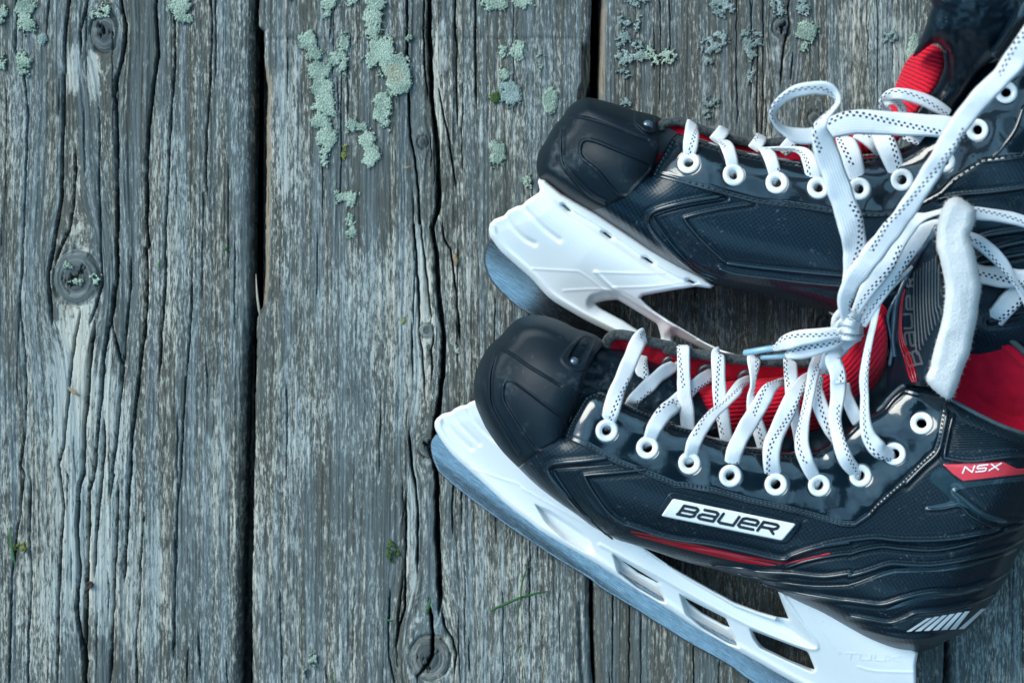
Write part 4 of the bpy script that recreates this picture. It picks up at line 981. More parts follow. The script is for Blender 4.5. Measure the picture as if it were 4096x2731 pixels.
# collar: red far wall behind the heel, grey rim
col_r = E_([(1175,1000),(1215,1080),(1290,1140),(1400,1250),(1568,1400)])+[(4200,1530),(4215,1640),(4215,1860),(4200,1830),(4096,1770)]+F_([(1568,425),(1400,370),(1200,270),(1050,190),(900,90),(900,0)])+E_([(880,1400),(1000,1200)])
zc = lambda X, Y: .070+.012*fbm(X/300, Y/300, 5)-.00004*np.clip(dline(cr(E_([(1215,1080),(1290,1140),(1400,1250),(1568,1400)]), False, 4), X, Y), 0, 250)+.0015*gs(dline(cr(E_([(1190,1150),(1290,1215),(1400,1320),(1568,1480)]), False, 4), X, Y)-6, 10)
psheet('collar_lining', M_RED, SF, [p[:2] for p in col_r], lambda X, Y, d: zc(X, Y), lambda X, Y, d: X*0+.03, step=4)
Pc = cr(E_([(1180,1020),(1215,1068),(1290,1130),(1400,1238),(1568,1385)])+[(4200,1520),(4215,1600)], False, 8); tube('collar_binding', unp(Pc[:, 0], Pc[:, 1], Pc[:, 0]*0+.076), .0014, plain('grey collar binding', (.06, .075, .08), .8), SF, 10)
# near collar edge binding
Pe = cr(faceF[14:], False, 6); Pe = Pe[(Pe[:, 0] > 3500)]; tube('collar_edge', unp(Pe[:, 0], Pe[:, 1], zlF(Pe[:, 0], Pe[:, 1])+.0012), .0011, mat_shell('grey glossy edge', (.05, .08, .095), (.07, .10, .12), .25, weave=False), SF, 10)
# ribbed triangle on the ankle
for k in range(14):
    a = np.array(F_([(1062-1.2*k, 300+18*k)])[0]); b = np.array(F_([(1110+25*k+14*k, 318+14.6*k)])[0]); b[0] = min(b[0], 4180)
    t = np.linspace(0, 1, 8)[:, None]; Q = a+(b-a)*t
    tube('ankle_rib', unp(Q[:, 0], Q[:, 1], zF(Q[:, 0], Q[:, 1])+.0002), .00042, M_SM, shF, 6) if k < 13 else None
# tongue top: outer plastic with print, thick white felt edge standing up
fl = E_([(1040,174),(1100,200),(1160,248),(1186,300),(1172,400),(1142,480),(1180,600),(1208,740),(1232,880),(1214,1000),(1202,1120),(1172,1250),(1142,1400),(1100,1500)])+F_([(1100,90),(1060,162),(1000,150),(900,60),(890,0)])+E_([(836,1500),(842,1450),(872,1330),(908,1200),(938,1050),(950,950),(945,830),(905,640),(882,560),(884,450),(902,340),(940,240),(985,190)])
flP = cr(fl, True, 3)[:, :2]
def zfl(X, Y, d): return .100+.022*sm(1700, 900, Y)+.006*(1-rd(d, 38))+(fbm(X/80, Y/80, 8, 2)-.5)*.0016+(fbm(X/9, Y/9, 9)-.5)*.0002
fo = psheet('tongue_felt_edge', M_WF, SF, flP+0, zfl, lambda X, Y, d: .085+.02*sm(1700, 900, Y), step=3)
# loose fibres on the felt outline
rf = random.Random(7); V = []; F = []; c = 0
for k in range(620):
    i = rf.randrange(len(flP)); p = flP[i]; nx_, ny_ = (flP[(i+1) % len(flP)]-flP[i-1])[::-1]; nn_ = math.hypot(nx_, ny_)+1e-6
    s = 1
    o = np.array([-nx_/nn_, ny_/nn_])
    if inside(flP, np.array([p[0]+o[0]*4]), np.array([p[1]+o[1]*4]))[0]: o = -o
    ln = rf.uniform(4, 13); a = rf.uniform(-.9, .9); o2 = np.array([o[0]*math.cos(a)-o[1]*math.sin(a), o[0]*math.sin(a)+o[1]*math.cos(a)])
    z0 = .100+.022*float(sm(1700, 900, p[1])); p = p+np.array([rf.uniform(-4, 4), rf.uniform(-4, 4)])-o*5; e = p+o2*(ln+5)
    A = unp(np.array(p[0]), np.array(p[1]), np.array(z0)); Bp = unp(np.array(e[0]), np.array(e[1]), np.array(z0+rf.uniform(-.001, .002)))
    T = Bp-A; S = np.cross(T, [0, 0, 1.]); S = S/np.linalg.norm(S)*.00010
    V += [A+S, A-S, Bp, A+np.array([0, 0, .00015])]; F += [(c, c+1, c+2), (c+1, c+3, c+2), (c+3, c, c+2)]; c += 4
fz = mk('felt_fuzz', np.array(V), [np.array(F)], M_WF, fo); fz['kind'] = 'stuff'
tp_poly = E_([(895,385),(800,520),(720,670),(690,715),(640,830),(560,960),(500,1080),(480,1180),(500,1300),(520,1450),(490,1568)])+F_([(600,200),(700,110),(800,70),(880,80),(930,0)])+E_([(860,1500),(880,1350),(950,1100),(960,950),(940,800),(890,600)])
def ztp(X, Y): 
    w = sm(0, 160, dline(flP, X, Y)); return .116-.030*w-.00*X-.016*sm(1150, 1650, Y)
ob = psheet('tongue_shield', M_SM, SF, [p[:2] for p in tp_poly], lambda X, Y, d: ztp(X, Y)-.004*(1-sm(0, 18, d)), lambda X, Y, d: ztp(X, Y)-.010, step=4)
for a, b in [((690,830),(600,980)),]: pass
edge_pts = cr(E_([(893,392),(830,500),(745,620),(690,720),(620,860),(570,1000),(545,1180),(540,1300),(560,1430)]), False, 8); tube('clear_edge', unp(edge_pts[:, 0], edge_pts[:, 1], ztp(edge_pts[:, 0], edge_pts[:, 1])+.0002), .0013, M_CLR, ob, 10)
edge_pts = cr(E_([(690,730),(600,900),(530,1030),(500,1130),(520,1250),(535,1350),(515,1500)]), False, 8); tube('clear_edge', unp(edge_pts[:, 0], edge_pts[:, 1], ztp(edge_pts[:, 0], edge_pts[:, 1])+.0001), .0009, M_CLR, ob, 10)
for dx in (10, 34, 56):
    e = cr(E_([(625+dx*.2,890),(598+dx*.3,1010),(586+dx*.4,1200),(590+dx*.7,1320),(620+dx,1430),(660+dx,1568)])+F_([(790+dx*.5, 50)]), False, 8); tube('red_tongue_stripe', unp(e[:, 0], e[:, 1], ztp(e[:, 0], e[:, 1])+.0006), .00042, M_RS, ob, 8)
for k in range(9):
    x = 700+24*k; y0 = 690+abs(k-5)*0-28*k*.6+60; y1 = 1410-38*k
    e = cr(E_([(x+8, 760-18*k if k < 8 else 700), (x+6, 1000), (x+22, y1-60), (x+34, y1)]), False, 6); tube('tongue_line', unp(e[:, 0], e[:, 1], ztp(e[:, 0], e[:, 1])+.0003), .00032, M_TG, ob, 6)
o0 = np.array(E_([(690,1545)])[0]); exv = np.array(E_([(640,1000)])[0])-np.array(E_([(690,1545)])[0])
for k, (ch, org, ev, uv) in enumerate([('R', (700,870), (-4,-55), (-50,2)), ('e', (706,1050), (-4,-105), (-58,4)), ('U', (694,1200), (-10,-110), (-62,2)), ('a', (716,1335), (-14,-105), (-72,6)), ('B', (770,1480), (-34,-105), (-100,24))]):
    letters('tongue_lettering', ch if ch != 'e' else 'e', E_([org])[0], np.array(ev)*.5102, np.array(uv)*.5102, .0, 4.6, M_TG, ob, ztp, .0, .0005, step=1.8)

# blade and holder
def sF(X, Y): return (X-1722)*.593-(Y-1782)*.806+20
zmF = lambda X, Y: .005+.036*sm(-40, 480, sF(X, Y))
blF = C_([(90,800),(70,838),(45,870),(35,900),(36,940),(50,1000),(75,1055),(90,1080)])+W5([(640,320),(740,400),(860,490),(1000,590),(1150,690),(1300,790),(1500,912)])+G_([(0,968),(200,1090),(400,1218),(600,1340),(800,1452),(960,1568)])+[(3300,2900),(3420,2960)]
blade_poly = np.vstack([cr(blF, False, 4)[:, :2], [(3480, 2900)], np.array(G_([(1200,1500),(1000,1390),(600,1170),(400,1035),(200,915),(0,785)]))[:, :2], np.array(C_([(880,1500),(650,1330),(400,1120),(180,900)]))[:, :2]])
psheet('blade', mat_steel(-.63), SF, blade_poly, lambda X, Y, d: zmF(X, Y)+.0016, lambda X, Y, d: zmF(X, Y)-.0016, step=3.5, bevel=5, bh=.0006)
hlow = C_([(60,772),(62,800),(75,832),(110,892),(180,980),(290,1080),(400,1180),(520,1290),(650,1390),(760,1470)])+G_([(0,835),(200,965),(400,1087),(600,1220),(800,1332),(1000,1442),(1200,1556)])+[(3300,2790),(3480,2880),(3600,2905)]
hlowl = cr(hlow, False, 4)[:, :2]
hold = [tuple(p) for p in hlowl]+[(3655,2870),(3665,2731)]+H_([(600,1400),(620,1290),(560,1240),(300,1150),(100,1060)])+G_([(1400,1080),(1250,1010),(1115,990),(1140,1060),(1165,1120),(1182,1162),(1100,1148),(1000,1118),(850,1062),(700,980),(520,878),(400,808),(300,738),(200,640),(0,560)])+C_([(960,1260),(700,1080),(500,900),(400,760),(345,620),(312,628),(280,640),(262,655),(225,660),(185,680),(165,698),(110,712),(75,740),(62,760)])
hold = [p[:2] for p in hold]
w0 = rnd(C_([(682,1272),(790,1320),(900,1392),(1000,1462),(1035,1500),(1075,1600),(1010,1585),(880,1510),(760,1400)]), 10)
r1 = rnd(G_([(75,752),(365,928),(384,965),(424,1072),(380,1062),(230,975),(110,880)]), 12); o1_ = rnd(G_([(90,768),(362,934),(368,944),(240,874)]), 4)
r2 = rnd(G_([(492,1000),(785,1152),(800,1170),(884,1352),(800,1325),(640,1230),(535,1140)]), 14); o2_ = rnd(G_([(528,1030),(788,1160),(816,1220),(640,1125),(560,1062)]), 8)
r3 = rnd(G_([(932,1215),(1298,1362),(1352,1490),(1330,1505),(1150,1420),(1000,1350),(955,1290)]), 14); o3_ = rnd(G_([(955,1238),(1304,1370),(1350,1484),(1180,1418),(1020,1338),(985,1295)]), 12)
ledge = _c(G_([(0,700),(300,860),(600,1030),(900,1190),(1200,1320),(1365,1345),(1250,1165),(1150,1020)]), 5)
gro = [_c(C_([(165,700),(210,770),(290,850),(340,900)]), 5), _c(C_([(262,658),(300,740),(380,830),(470,900)]), 5), _c(C_([(110,712),(130,770),(200,850),(290,930)]), 5)]
ln_a = _c(C_([(290,1055),(500,1125),(600,1165),(700,1290)]), 5); ln_b = _c(C_([(610,1180),(900,1340),(1050,1420)]), 5)
ln_c = _c(G_([(1300,1100),(1400,1240),(1500,1380)]), 4); ln_d = _c(H_([(80,1420),(250,1460),(600,1470)]), 4)
def zhF(X, Y, d=None):
    t = sm(0, 300, dline(hlowl, X, Y)); z = zmF(X, Y)+.0045+.0085*t
    z = z+.0010*gs(dline(hlowl, X, Y)-20, 9)
    s = sdp(r1, X, Y); z = z-.0080*sm(-2, 16, s)
    s = sdp(r2, X, Y); z = z-.0085*sm(-2, 18, s)
    s = sdp(r3, X, Y); z = z-.0085*sm(-2, 18, s)
    s = sdp(w0, X, Y); z = z-.0050*sm(-2, 14, s)
    dl = dline(ledge, X, Y); z = z+.0010*gs(dl, 7)
    up = sm(0, 70, dl)*(inside(np.vstack([ledge, G_([(1100,1180),(850,1090),(520,900),(300,740),(0,600)])]), X, Y)); z = z-.006*up*sm(2400, 2640, X)
    for g in gro: z = z-.0013*gs(dline(g, X, Y), 9)
    for g in (ln_a, ln_b, ln_c, ln_d): z = z+.0003*gs(dline(g, X, Y), 5)
    return z
hF = psheet('blade_holder', M_WH, SF, hold, zhF, lambda X, Y, d: 2*zmF(X, Y)-zhF(X, Y), holes=[o1_, o2_, o3_], step=3, bevel=15, bh=.0035)
letters('raised_lettering', 'TUUK', H_([(-40,1345)])[0], np.array([130, 8])*.4464, np.array([10, -48])*.4464, .25, 3, M_WH, hF, lambda X, Y: zhF(X, Y), 0, .00022, step=1.6)
# chip of stuck leaf on the blade edge
# laces of the front skate: (x, y, z, width, roll)
def Lc(f, pts, m=.6378): return [(*f([p[:2]])[0], p[2]/1000., p[3]*m, p[4] if len(p) > 4 else 0) for p in pts]
lf = []
lf.append(Lc(C_, [(1148,822,76,70),(1150,805,83,74),(1162,720,89.5,92),(1195,600,88,96),(1240,490,84,94),(1290,370,78,92),(1335,265,70,88),(1368,225,63,88),(1378,215,56,80)]))
lf.append(Lc(C_, [(1400,925,78,76),(1405,895,85,80),(1440,800,91,92),(1500,710,88,96),(1568,655,83,100)])+Lc(D_, [(95,700,79,92),(190,620,71,90),(290,530,64,82),(360,480,57,78),(395,455,52,70)]))
lf.append(Lc(C_, [(1290,665,74,80),(1320,615,78,82),(1400,540,73,84),(1480,465,66,84),(1560,415,58,74)])+Lc(D_, [(150,400,53,56)]))
lf.append(Lc(C_, [(1362,350,57,70),(1355,420,64,80),(1375,540,68,80),(1392,620,69,74),(1398,720,68,68)]))
lf.append(Lc(D_, [(252,1030,78,76),(258,1000,86,80),(275,900,91,90),(330,800,89,82),(400,710,83,70,20),(470,650,77,62,35),(530,580,70,74,20),(570,525,62,66),(630,495,52,56)]))
lf.append(Lc(D_, [(508,1100,78,78),(512,1060,86,84),(530,950,91,98),(580,840,90,98),(640,740,84,98),(700,640,78,96),(750,560,73,80),(800,525,66,56,25),(850,510,58,44)]))
lf.append(Lc(D_, [(788,1150,78,84),(780,1115,86,96),(762,1010,91,106),(770,900,90,104),(815,790,85,104),(865,680,80,98),(905,590,77,88),(960,510,70,72,20),(1015,475,62,60)]))
lf.append(Lc(D_, [(1064,1160,79,66),(1045,1130,86,84),(985,1020,91,92),(952,900,90,84),(968,760,86,66,20),(990,640,82,56,25),(1010,540,79,62),(1030,440,75,78),(1060,370,69,86),(1085,330,64,80)]))
lf.append(Lc(D_, [(1322,1095,79,60),(1300,1085,86,76),(1230,1000,92,88),(1185,880,91,76),(1160,740,86,74),(1178,600,84,86),(1180,480,85,96),(1150,380,84,92),(1145,320,80,80)]))
lf.append(Lc(F_, [(670,552,82,60),(645,560,89,84),(560,520,95,110),(490,430,96,96),(462,320,96,70,25),(455,150,96,60,30),(452,0,97,60,30)], .574)+Lc(E_, [(350,1330,98,62,35),(385,1170,99,58,40),(410,1060,99,56,40),(450,960,99,50,45),(540,870,98,40,50),(620,790,97,36,50),(690,715,96,26,50)], .5102))
lf.append(Lc(D_, [(206,285,57,78),(210,310,62,82),(212,450,67,80),(218,600,71,84),(232,700,72,86),(240,830,71,84)]))
lf.append(Lc(D_, [(428,333,57,78),(428,350,62,82),(432,480,68,84),(440,620,72,84),(462,760,73,82),(485,900,71,78)]))
lf.append(Lc(D_, [(652,350,57,80),(652,375,62,84),(650,460,67,56,30),(645,540,70,44,40),(635,620,73,58,25),(655,730,74,80),(700,860,74,84),(725,960,72,80)]))
lf.append(Lc(D_, [(880,365,57,82),(880,390,62,84),(886,500,69,84),(895,620,73,80),(905,720,75,70),(925,820,75,62),(940,900,73,60)]))
lf.append(Lc(D_, [(1060,470,68,60),(1045,560,73,88),(1075,680,78,98),(1130,790,80,96),(1180,880,79,84),(1215,950,76,76)]))
lf.append(Lc(D_, [(1225,520,72,60),(1235,600,77,74),(1275,700,79,80),(1320,790,78,78),(1350,850,75,70)]))
lf.append(Lc(D_, [(1090,460,68,70),(1110,400,76,80),(1140,330,80,92),(1200,290,81,90),(1280,240,80,60),(1340,225,76,40)]))
lf.append(Lc(D_, [(1240,300,78,60,20),(1180,330,83,90),(1150,370,84,100),(1180,460,85,90),(1190,520,85,80)]))
laces('lace', SF, lf)
# ================================================================ REAR SKATE
cR = unp(np.array(2950.), np.array(900.), np.array(0.)); cR[2] = 0
SR = thing('ice_skate', 'black ice skate lying behind, its blade partly under the other toe cap', 'ice skate', tuple(cR), group='pair of ice skates')
toeR = A_([(1062,275),(1046,238),(900,200),(800,166),(700,139),(640,130),(580,150),(530,190),(490,250),(450,292),(400,380),(364,440),(350,520),(358,566)])
soleR = A_([(358,566),(372,592),(430,637),(520,702),(640,772),(700,808),(850,905),(1000,1010),(1150,1100),(1280,1155),(1365,1192)])+J_([(700,1030),(900,1068),(1000,1090),(1150,1130),(1300,1178)])+[(3420,1275),(3600,1370),(3800,1440),(4000,1480),(4150,1470),(4270,1380),(4330,1200)]
edgeR = cr(toeR+soleR[1:], False, 4)[:, :2]
faceR = I_([(475,1100),(520,1010),(560,945),(600,866),(640,840),(690,851),(780,872),(950,925),(1100,960),(1280,990)])+B_([(300,918),(450,925),(640,895),(750,880),(900,825),(970,770),(1060,710),(1120,630),(1200,520),(1270,400),(1340,330),(1440,296)])+[(4054,160),(4100,100),(4260,-120)]
faceRl = cr(faceR, False, 4)[:, :2]
EYR = [(2755,652),(2935,700),(3107,731),(3274,751),(3437,756),(3608,720),(3776,646),(3909,521),(4024,370)]
seamR = I_([(475,1100),(700,1160),(900,1215),(1150,1280),(1400,1312)])+B_([(200,1182),(400,1212),(550,1238),(700,1246),(830,1240),(960,1195),(1100,1120),(1180,1040),(1340,938)])+[(4096,636),(4280,640)]
rv1 = J_([(600,448),(400,480),(220,525),(155,560),(142,610),(200,700),(300,800),(450,920),(560,978)]); rv2 = J_([(640,460),(400,500),(235,545),(180,570),(188,600),(300,755),(450,905),(590,965)])
rv3 = J_([(800,495),(600,525),(400,572),(380,600),(480,720),(620,850),(680,872),(1000,910),(1380,945),(1700,960)]); rv4 = J_([(590,900),(700,935),(900,960),(1100,985),(1380,1010),(1700,1010)])
re1 = E_([(900,190),(1040,160),(1300,135),(1568,100),(1700,80)]); re2 = E_([(1180,520),(1300,470),(1568,430),(1700,420)]); re3 = E_([(1180,650),(1400,560),(1700,500)]); re4 = E_([(1180,700),(1400,650),(1700,600)]); re5 = E_([(1300,1150),(1450,1130),(1700,1080)])
FEATR = [(_c(rv1), 9, .0012), (_c(rv2), 7, -.0010), (_c(rv3), 6, .0009), (_c(rv4), 10, .0014), (_c(re1), 8, .001), (_c(re2), 9, .0016), (_c(re3), 9, .0016), (_c(re4), 8, .0014), (_c(re5), 9, .0016), (_c(J_([(0,690),(300,890),(560,990),(900,1050)])), 8, .0008)]
def zbR(X, Y):
    X = np.asarray(X, float); Y = np.asarray(Y, float)
    de = dline(edgeR, X, Y); e = .085-.042*rd(de, 215); z = e+(gR_(X, Y)-e)*sm(10, 90, de)-.012*rd(dline(faceRl, X, Y), 130)
    z = z-.006*sm(2500, 2100, X)+.018*sm(3500, 4100, X)*sm(1100, 500, Y)
    return z
gR_ = Smooth(lambda X, Y: .085-.042*rd(dline(edgeR, X, Y), 215), 2000, -300, 4450, 1700)
def zR(X, Y):
    z = zbR(X, Y)
    for P, w, a in FEATR: 
        d = dline(P, X, Y); a = a*.75; z = z+a*gs(d, w)-a*.4*gs(d-2.1*w, w)
    return z
def zlR(X, Y):
    z = zbR(X, Y)
    for ex, ey in EYR: z = z-.0010*gs(np.hypot(X-ex, Y-ey), 58)
    return z+(fbm(X/150., Y/150., 29, 2)-.5)*.0028
botR = lambda X, Y, d: np.clip(.088-zbR(X, Y), .004, .05)
bR = np.vstack([cr([(p[0]+(8 if i < 6 else 0), p[1]+14) for i, p in enumerate(faceR[1:])], False, 4)[:, :2], cr(soleR[1:], False, 4)[::-1][:, :2]])
bR = np.vstack([cr(A_([(700,790),(850,700),(1000,570)]), False, 3)[:, :2], bR[:-14]])
bR = np.vstack([cr(A_([(640,772),(720,760),(850,700),(1000,572)]), False, 3)[:, :2], cr([(p[0], p[1]+14) for p in faceR[2:]], False, 4)[:, :2], [(4340, 0)], cr(soleR[4:], False, 4)[::-1][:, :2]])
fpR = np.vstack([cr(faceR, False, 4)[:, :2], [(4285, 300)], [p[:2] for p in seamR[::-1]][1:-1]])
M_SH2 = mat_shell('carbon look boot shell deep blue black', (.002, .010, .019), (.005, .019, .033), .34, coat=.12)
shR = psheet('boot_shell', M_SH2, SR, bR, lambda X, Y, d: zR(X, Y)-.0045*sm(4, 16, sdp(fpR, X, Y)), botR, holes=[(x, y, 21) for x, y in EYR], step=3.4)
for P_, r_ in ((rv1, .0009), (rv2, .0005), (rv3, .0006), (rv4, .0006), (re1, .0006), (re2, .0008), (re3, .0008), (re4, .0007)): trim(shR, P_, zR, r_)
capR_r = A_([(1062,275),(1050,340),(1052,420),(1025,520),(1000,572),(850,700),(720,760),(642,772)])
capRp = np.vstack([cr(toeR, False, 5)[:, :2], cr(soleR[1:5], False, 5)[:, :2], cr(capR_r, False, 5)[::-1][:, :2]])
ctl1 = _c(A_([(492,300),(487,400),(497,505),(560,590),(650,680),(740,730)]), 5); ctl2 = _c(A_([(540,237),(620,243),(750,280),(900,340),(985,372)]), 5); ctp = rnd(A_([(612,372),(680,382),(1015,520),(852,697),(800,660),(700,535),(600,460)]), 28)
czr0 = capz(zbR, ctl1, [ctl2], ctp, (.9, .4))
slR = rnd(A_([(912,190),(1038,222),(1052,290),(1030,340),(975,338),(903,275)]), 20); slRi = rnd(A_([(935,205),(1022,225),(1030,285),(1000,300),(940,270)]), 14)
czR = lambda X, Y, d: czr0(X, Y, d)+.0030*sm(-3, 8, sdp(slR, X, Y))-.0028*sm(-2, 5, sdp(slRi, X, Y))
capRo = psheet('toe_cap', M_RB, SR, capRp, czR, botR, step=3)
p = A_([(985, 290)])[0]; lathe('sensor_window', unp(np.array(p[0]), np.array(p[1]), np.array(float(czR(np.array([p[0]]), np.array([p[1]]), np.array([50.]))[0])-.0002)), (0, 0, 1), [(.0001, .0012), (.0014, .0010), (.0022, .0004), (.0026, -.0006), (.0026, -.002)], M_LEN, capRo, 24)
fpR_ = np.vstack([cr(faceR, False, 4)[:, :2], [(4285, 300)], [p[:2] for p in seamR[::-1]][1:-1]])
fcR = psheet('eyelet_facing', M_PT, SR, fpR, lambda X, Y, d: zlR(X, Y)+.0012-.0004*gs(d-18, 5), lambda X, Y, d: zlR(X, Y)-.0008, holes=[(x, y, 22) for x, y in EYR], step=3, bevel=6, bh=.0007)
for x, y in EYR: eyelet(fcR, zlR, x, y, R=46, r=18.5)
stitches(fcR, [(p[0]+3, p[1]-14) for p in seamR[1:-1]], zlR, off=.0014, pitch=26, ln=13); stitches(fcR, [(p[0]+3, p[1]+15) for p in faceR[5:16]], zlR, off=.0014, pitch=24, ln=13)
stitches(fcR, [(p[0]+14, p[1]+4) for p in faceR[0:5]], zlR, off=.0014, pitch=18); stitches(fcR, [(p[0]+13, p[1]+8) for p in faceR[16:22]], zlR, off=.0014, pitch=26, ln=13)
stitches(fcR, B_([(1160,842),(1230,872),(1290,905),(1335,938)]), zlR, off=.0014, pitch=26, ln=13)
e = cr(B_([(1568,600),(1520,740),(1440,850),(1380,905)]), False, 6); tube('facing_ridge', unp(e[:, 0], e[:, 1], zlR(e[:, 0], e[:, 1])+.0013), .0009, M_PT, fcR, 8)
# rim, lining, toe box of the rear skate
rimR = I_([(536,812),(552,768),(640,750),(700,766),(850,822),(1000,868),(1100,884),(1200,888),(1320,876),(1450,860)])
P = cr([(p[0], p[1]+7) for p in rimR], False, 8)
lR = rimR+I_([(1450,1010),(1280,985),(1100,955),(950,920),(780,868),(690,845),(600,840),(548,830)])
lnR = psheet('boot_lining', M_RED, SR, cr([q_[:2] for q_ in lR], True, 3)[:, :2], lambda X, Y, d: X*0+.058, lambda X, Y, d: X*0+.03, step=4)
tube('knit_binding', unp(P[:, 0], P[:, 1], .061+(fbm(P[:, 0]/30, P[:, 1]/30, 2)-.5)*.0015), .0021, M_GF, lnR, 12)
psheet('toe_box', M_BK, SR, [p[:2] for p in I_([(525,800),(560,790),(640,830),(690,870),(600,960),(540,1000),(500,1090),(460,1080),(480,1000),(520,900)])], lambda X, Y, d: .060+0*X, lambda X, Y, d: .02+0*X, step=4)
psheet('red_piping', M_RED, SR, [p[:2] for p in I_([(505,975),(525,965),(545,950),(520,1010),(490,1070),(482,1060)])], lambda X, Y, d: .068+0*X, lambda X, Y, d: .05+0*X, step=3)
tgR = B_([(1040,258),(1100,290),(1113,370),(1082,470),(1020,560),(960,640),(900,740),(820,830),(700,880),(560,875),(450,860),(400,800),(480,760),(620,700),(740,640),(800,560),(850,450),(890,360),(960,285)])
tposR = np.array(B_([(420,830),(620,790),(800,700),(930,540),(1000,400),(1040,260)]))[:, :2]
def tguvR(X, Y, d):
    global tpos
    s, tpos = tpos, tposR; r = tguv(X, Y, d); tpos = s; return r
ztR = lambda X, Y: .070-.014*(dline(cr(tposR, False, 6), X, Y)/130.)**2+.035*sm(3450, 3780, X)
psheet('tongue', M_TM, SR, cr(tgR, True, 3)[:, :2], lambda X, Y, d: ztR(X, Y), lambda X, Y, d: ztR(X, Y)-.004, step=4, attrs={'tuv': tguvR}, bevel=14, bh=.002)
bk = B_([(1075,-60),(1042,40),(1005,150),(965,250),(935,330),(1050,250),(1112,290),(1125,400),(1090,480),(960,650),(900,760),(1000,780),(1130,680),(1210,560),(1300,420),(1400,340),(1500,320),(1700,100),(1700,-60)])
zk = lambda X, Y: .098+.045*sm(500, -60, Y)-.020*sm(3950, 4150, X)*0
lb = psheet('tongue_shield', M_SM, SR, cr(bk, True, 3)[:, :2], lambda X, Y, d: zk(X, Y)-.012*rd(d, 60)+(fbm(X/140, Y/140, 4)-.5)*.010, lambda X, Y, d: zk(X, Y)-.02, step=5)
e = cr(B_([(1640,-60),(1560,70),(1500,180),(1440,270),(1400,310)]), False, 6); tube('collar_edge', unp(e[:, 0], e[:, 1], zk(e[:, 0], e[:, 1])+.004), .0035, M_PT, lb, 12)
e = cr(B_([(1118,290),(1128,380),(1100,470),(1030,575)]), False, 6); tube('tongue_edge', unp(e[:, 0], e[:, 1], zk(e[:, 0], e[:, 1])+.0008), .0012, M_SM, lb, 8)
# blade and holder of the rear skate
def sR(X, Y): return (X-1960)*.549-(Y-1150)*.836+30
zmR = lambda X, Y: .004+.036*sm(-40, 480, sR(X, Y))
blR = A_([(95,930),(75,960),(55,1010),(50,1060),(62,1110),(90,1170),(150,1240),(240,1320),(330,1372),(450,1440),(560,1520)])+[(2420,1440),(2600,1560),(2700,1600)]
bRp = np.vstack([cr(blR, False, 4)[:, :2], [(2740, 1560)], np.array(A_([(1000,1540),(800,1455),(650,1385),(530,1315),(420,1245),(230,1050),(130,920)]))[:, :2]])
psheet('blade', mat_steel(-.58), SR, bRp, lambda X, Y, d: zmR(X, Y)+.0016, lambda X, Y, d: zmR(X, Y)-.0016, step=3.5, bevel=5, bh=.0006)
hlR = A_([(78,882),(84,915),(98,940),(150,1010),(230,1082),(330,1172),(420,1270),(530,1342),(650,1410),(800,1482),(1000,1570)])+[(2740,1480),(2860,1540)]
hlRl = cr(hlR, False, 4)[:, :2]
hR_ = [tuple(p[:2]) for p in hlRl]+[(2980,1500)]+[p[:2] for p in J_([(860,1480),(750,1450),(700,1438),(600,1408),(500,1360),(400,1300),(300,1240),(240,1202),(180,1162),(130,1120)])]+[p[:2] for p in A_([(945,1272),(960,1258),(1100,1232),(1260,1206),(1340,1216),(1366,1200),(1300,1150),(1000,990),(700,790),(500,680),(400,600),(364,592),(358,612),(370,655),(365,670),(300,712),(270,741),(240,747),(190,772),(165,802),(110,822),(84,850)])]
k1 = rnd(A_([(684,1302),(740,1288),(812,1281),(865,1312),(1040,1420),(1062,1500),(1050,1516),(980,1488),(850,1402),(720,1332)]), 9)
k2 = rnd(J_([(300,1335),(318,1322),(420,1372),(560,1440),(640,1500),(400,1470),(318,1410)]), 9)
led = _c(A_([(690,1125),(800,1225),(900,1290),(1050,1380),(1200,1460),(1400,1572)])+D_([(300,250),(500,345)]), 5)
gR = [_c(A_([(170,800),(210,860),(280,930),(340,962)]), 5), _c(A_([(265,742),(320,800),(400,880),(480,940)]), 5)]
lR_ = [_c(A_([(325,1105),(560,1118),(600,1125),(680,1180),(780,1260)]), 5), _c(A_([(680,1125),(900,1130),(1080,1130)]), 4), _c(A_([(790,1212),(1000,1205),(1210,1178)]), 4), _c(A_([(505,1230),(640,1222),(740,1222),(800,1245)]), 4)]
slots = [rnd(A_([(500,738),(545,775),(530,768)]), 3)]
def zhR(X, Y, d=None):
    t = sm(0, 300, dline(hlRl, X, Y)); z = zmR(X, Y)+.0045+.0085*t+.0010*gs(dline(hlRl, X, Y)-22, 9)
    dl = dline(led, X, Y); z = z+.0010*gs(dl, 7)
    for K_h in (k1, k2): z = z-.004*sm(-45, -4, sdp(K_h, X, Y))*1
    for g in gR: z = z-.0014*gs(dline(g, X, Y), 10)
    for g in lR_: z = z+.0003*gs(dline(g, X, Y), 5)
    fl_ = dline(edgeR, X, Y); z = z-.0022*sm(26, 34, fl_)*sm(70, 34, fl_)*sm(2200, 2300, X)
    return z
sl = [rnd(A_(a), 4) for a in ([(497,738),(512,742),(548,778),(530,772)], [(725,895),(745,900),(785,932),(765,928)], [(958,1040),(980,1043),(1022,1075),(1000,1070)], [(1205,1168),(1225,1168),(1265,1188),(1240,1186)])]
psheet('blade_holder', M_WH, SR, hR_, zhR, lambda X, Y, d: 2*zmR(X, Y)-zhR(X, Y), holes=[k1, k2]+sl, step=3, bevel=15, bh=.0035)
psheet('blade_holder', M_WH, SR, [(3270,1180),(3306,1240),(3345,1278),(3420,1420),(3560,1500),(3620,1380),(3500,1250),(3400,1200)], lambda X, Y, d: X*0+.044, lambda X, Y, d: X*0+.03, step=4, bevel=12, bh=.003)['label'] = 'small visible tip of the white rear post'
lr = []
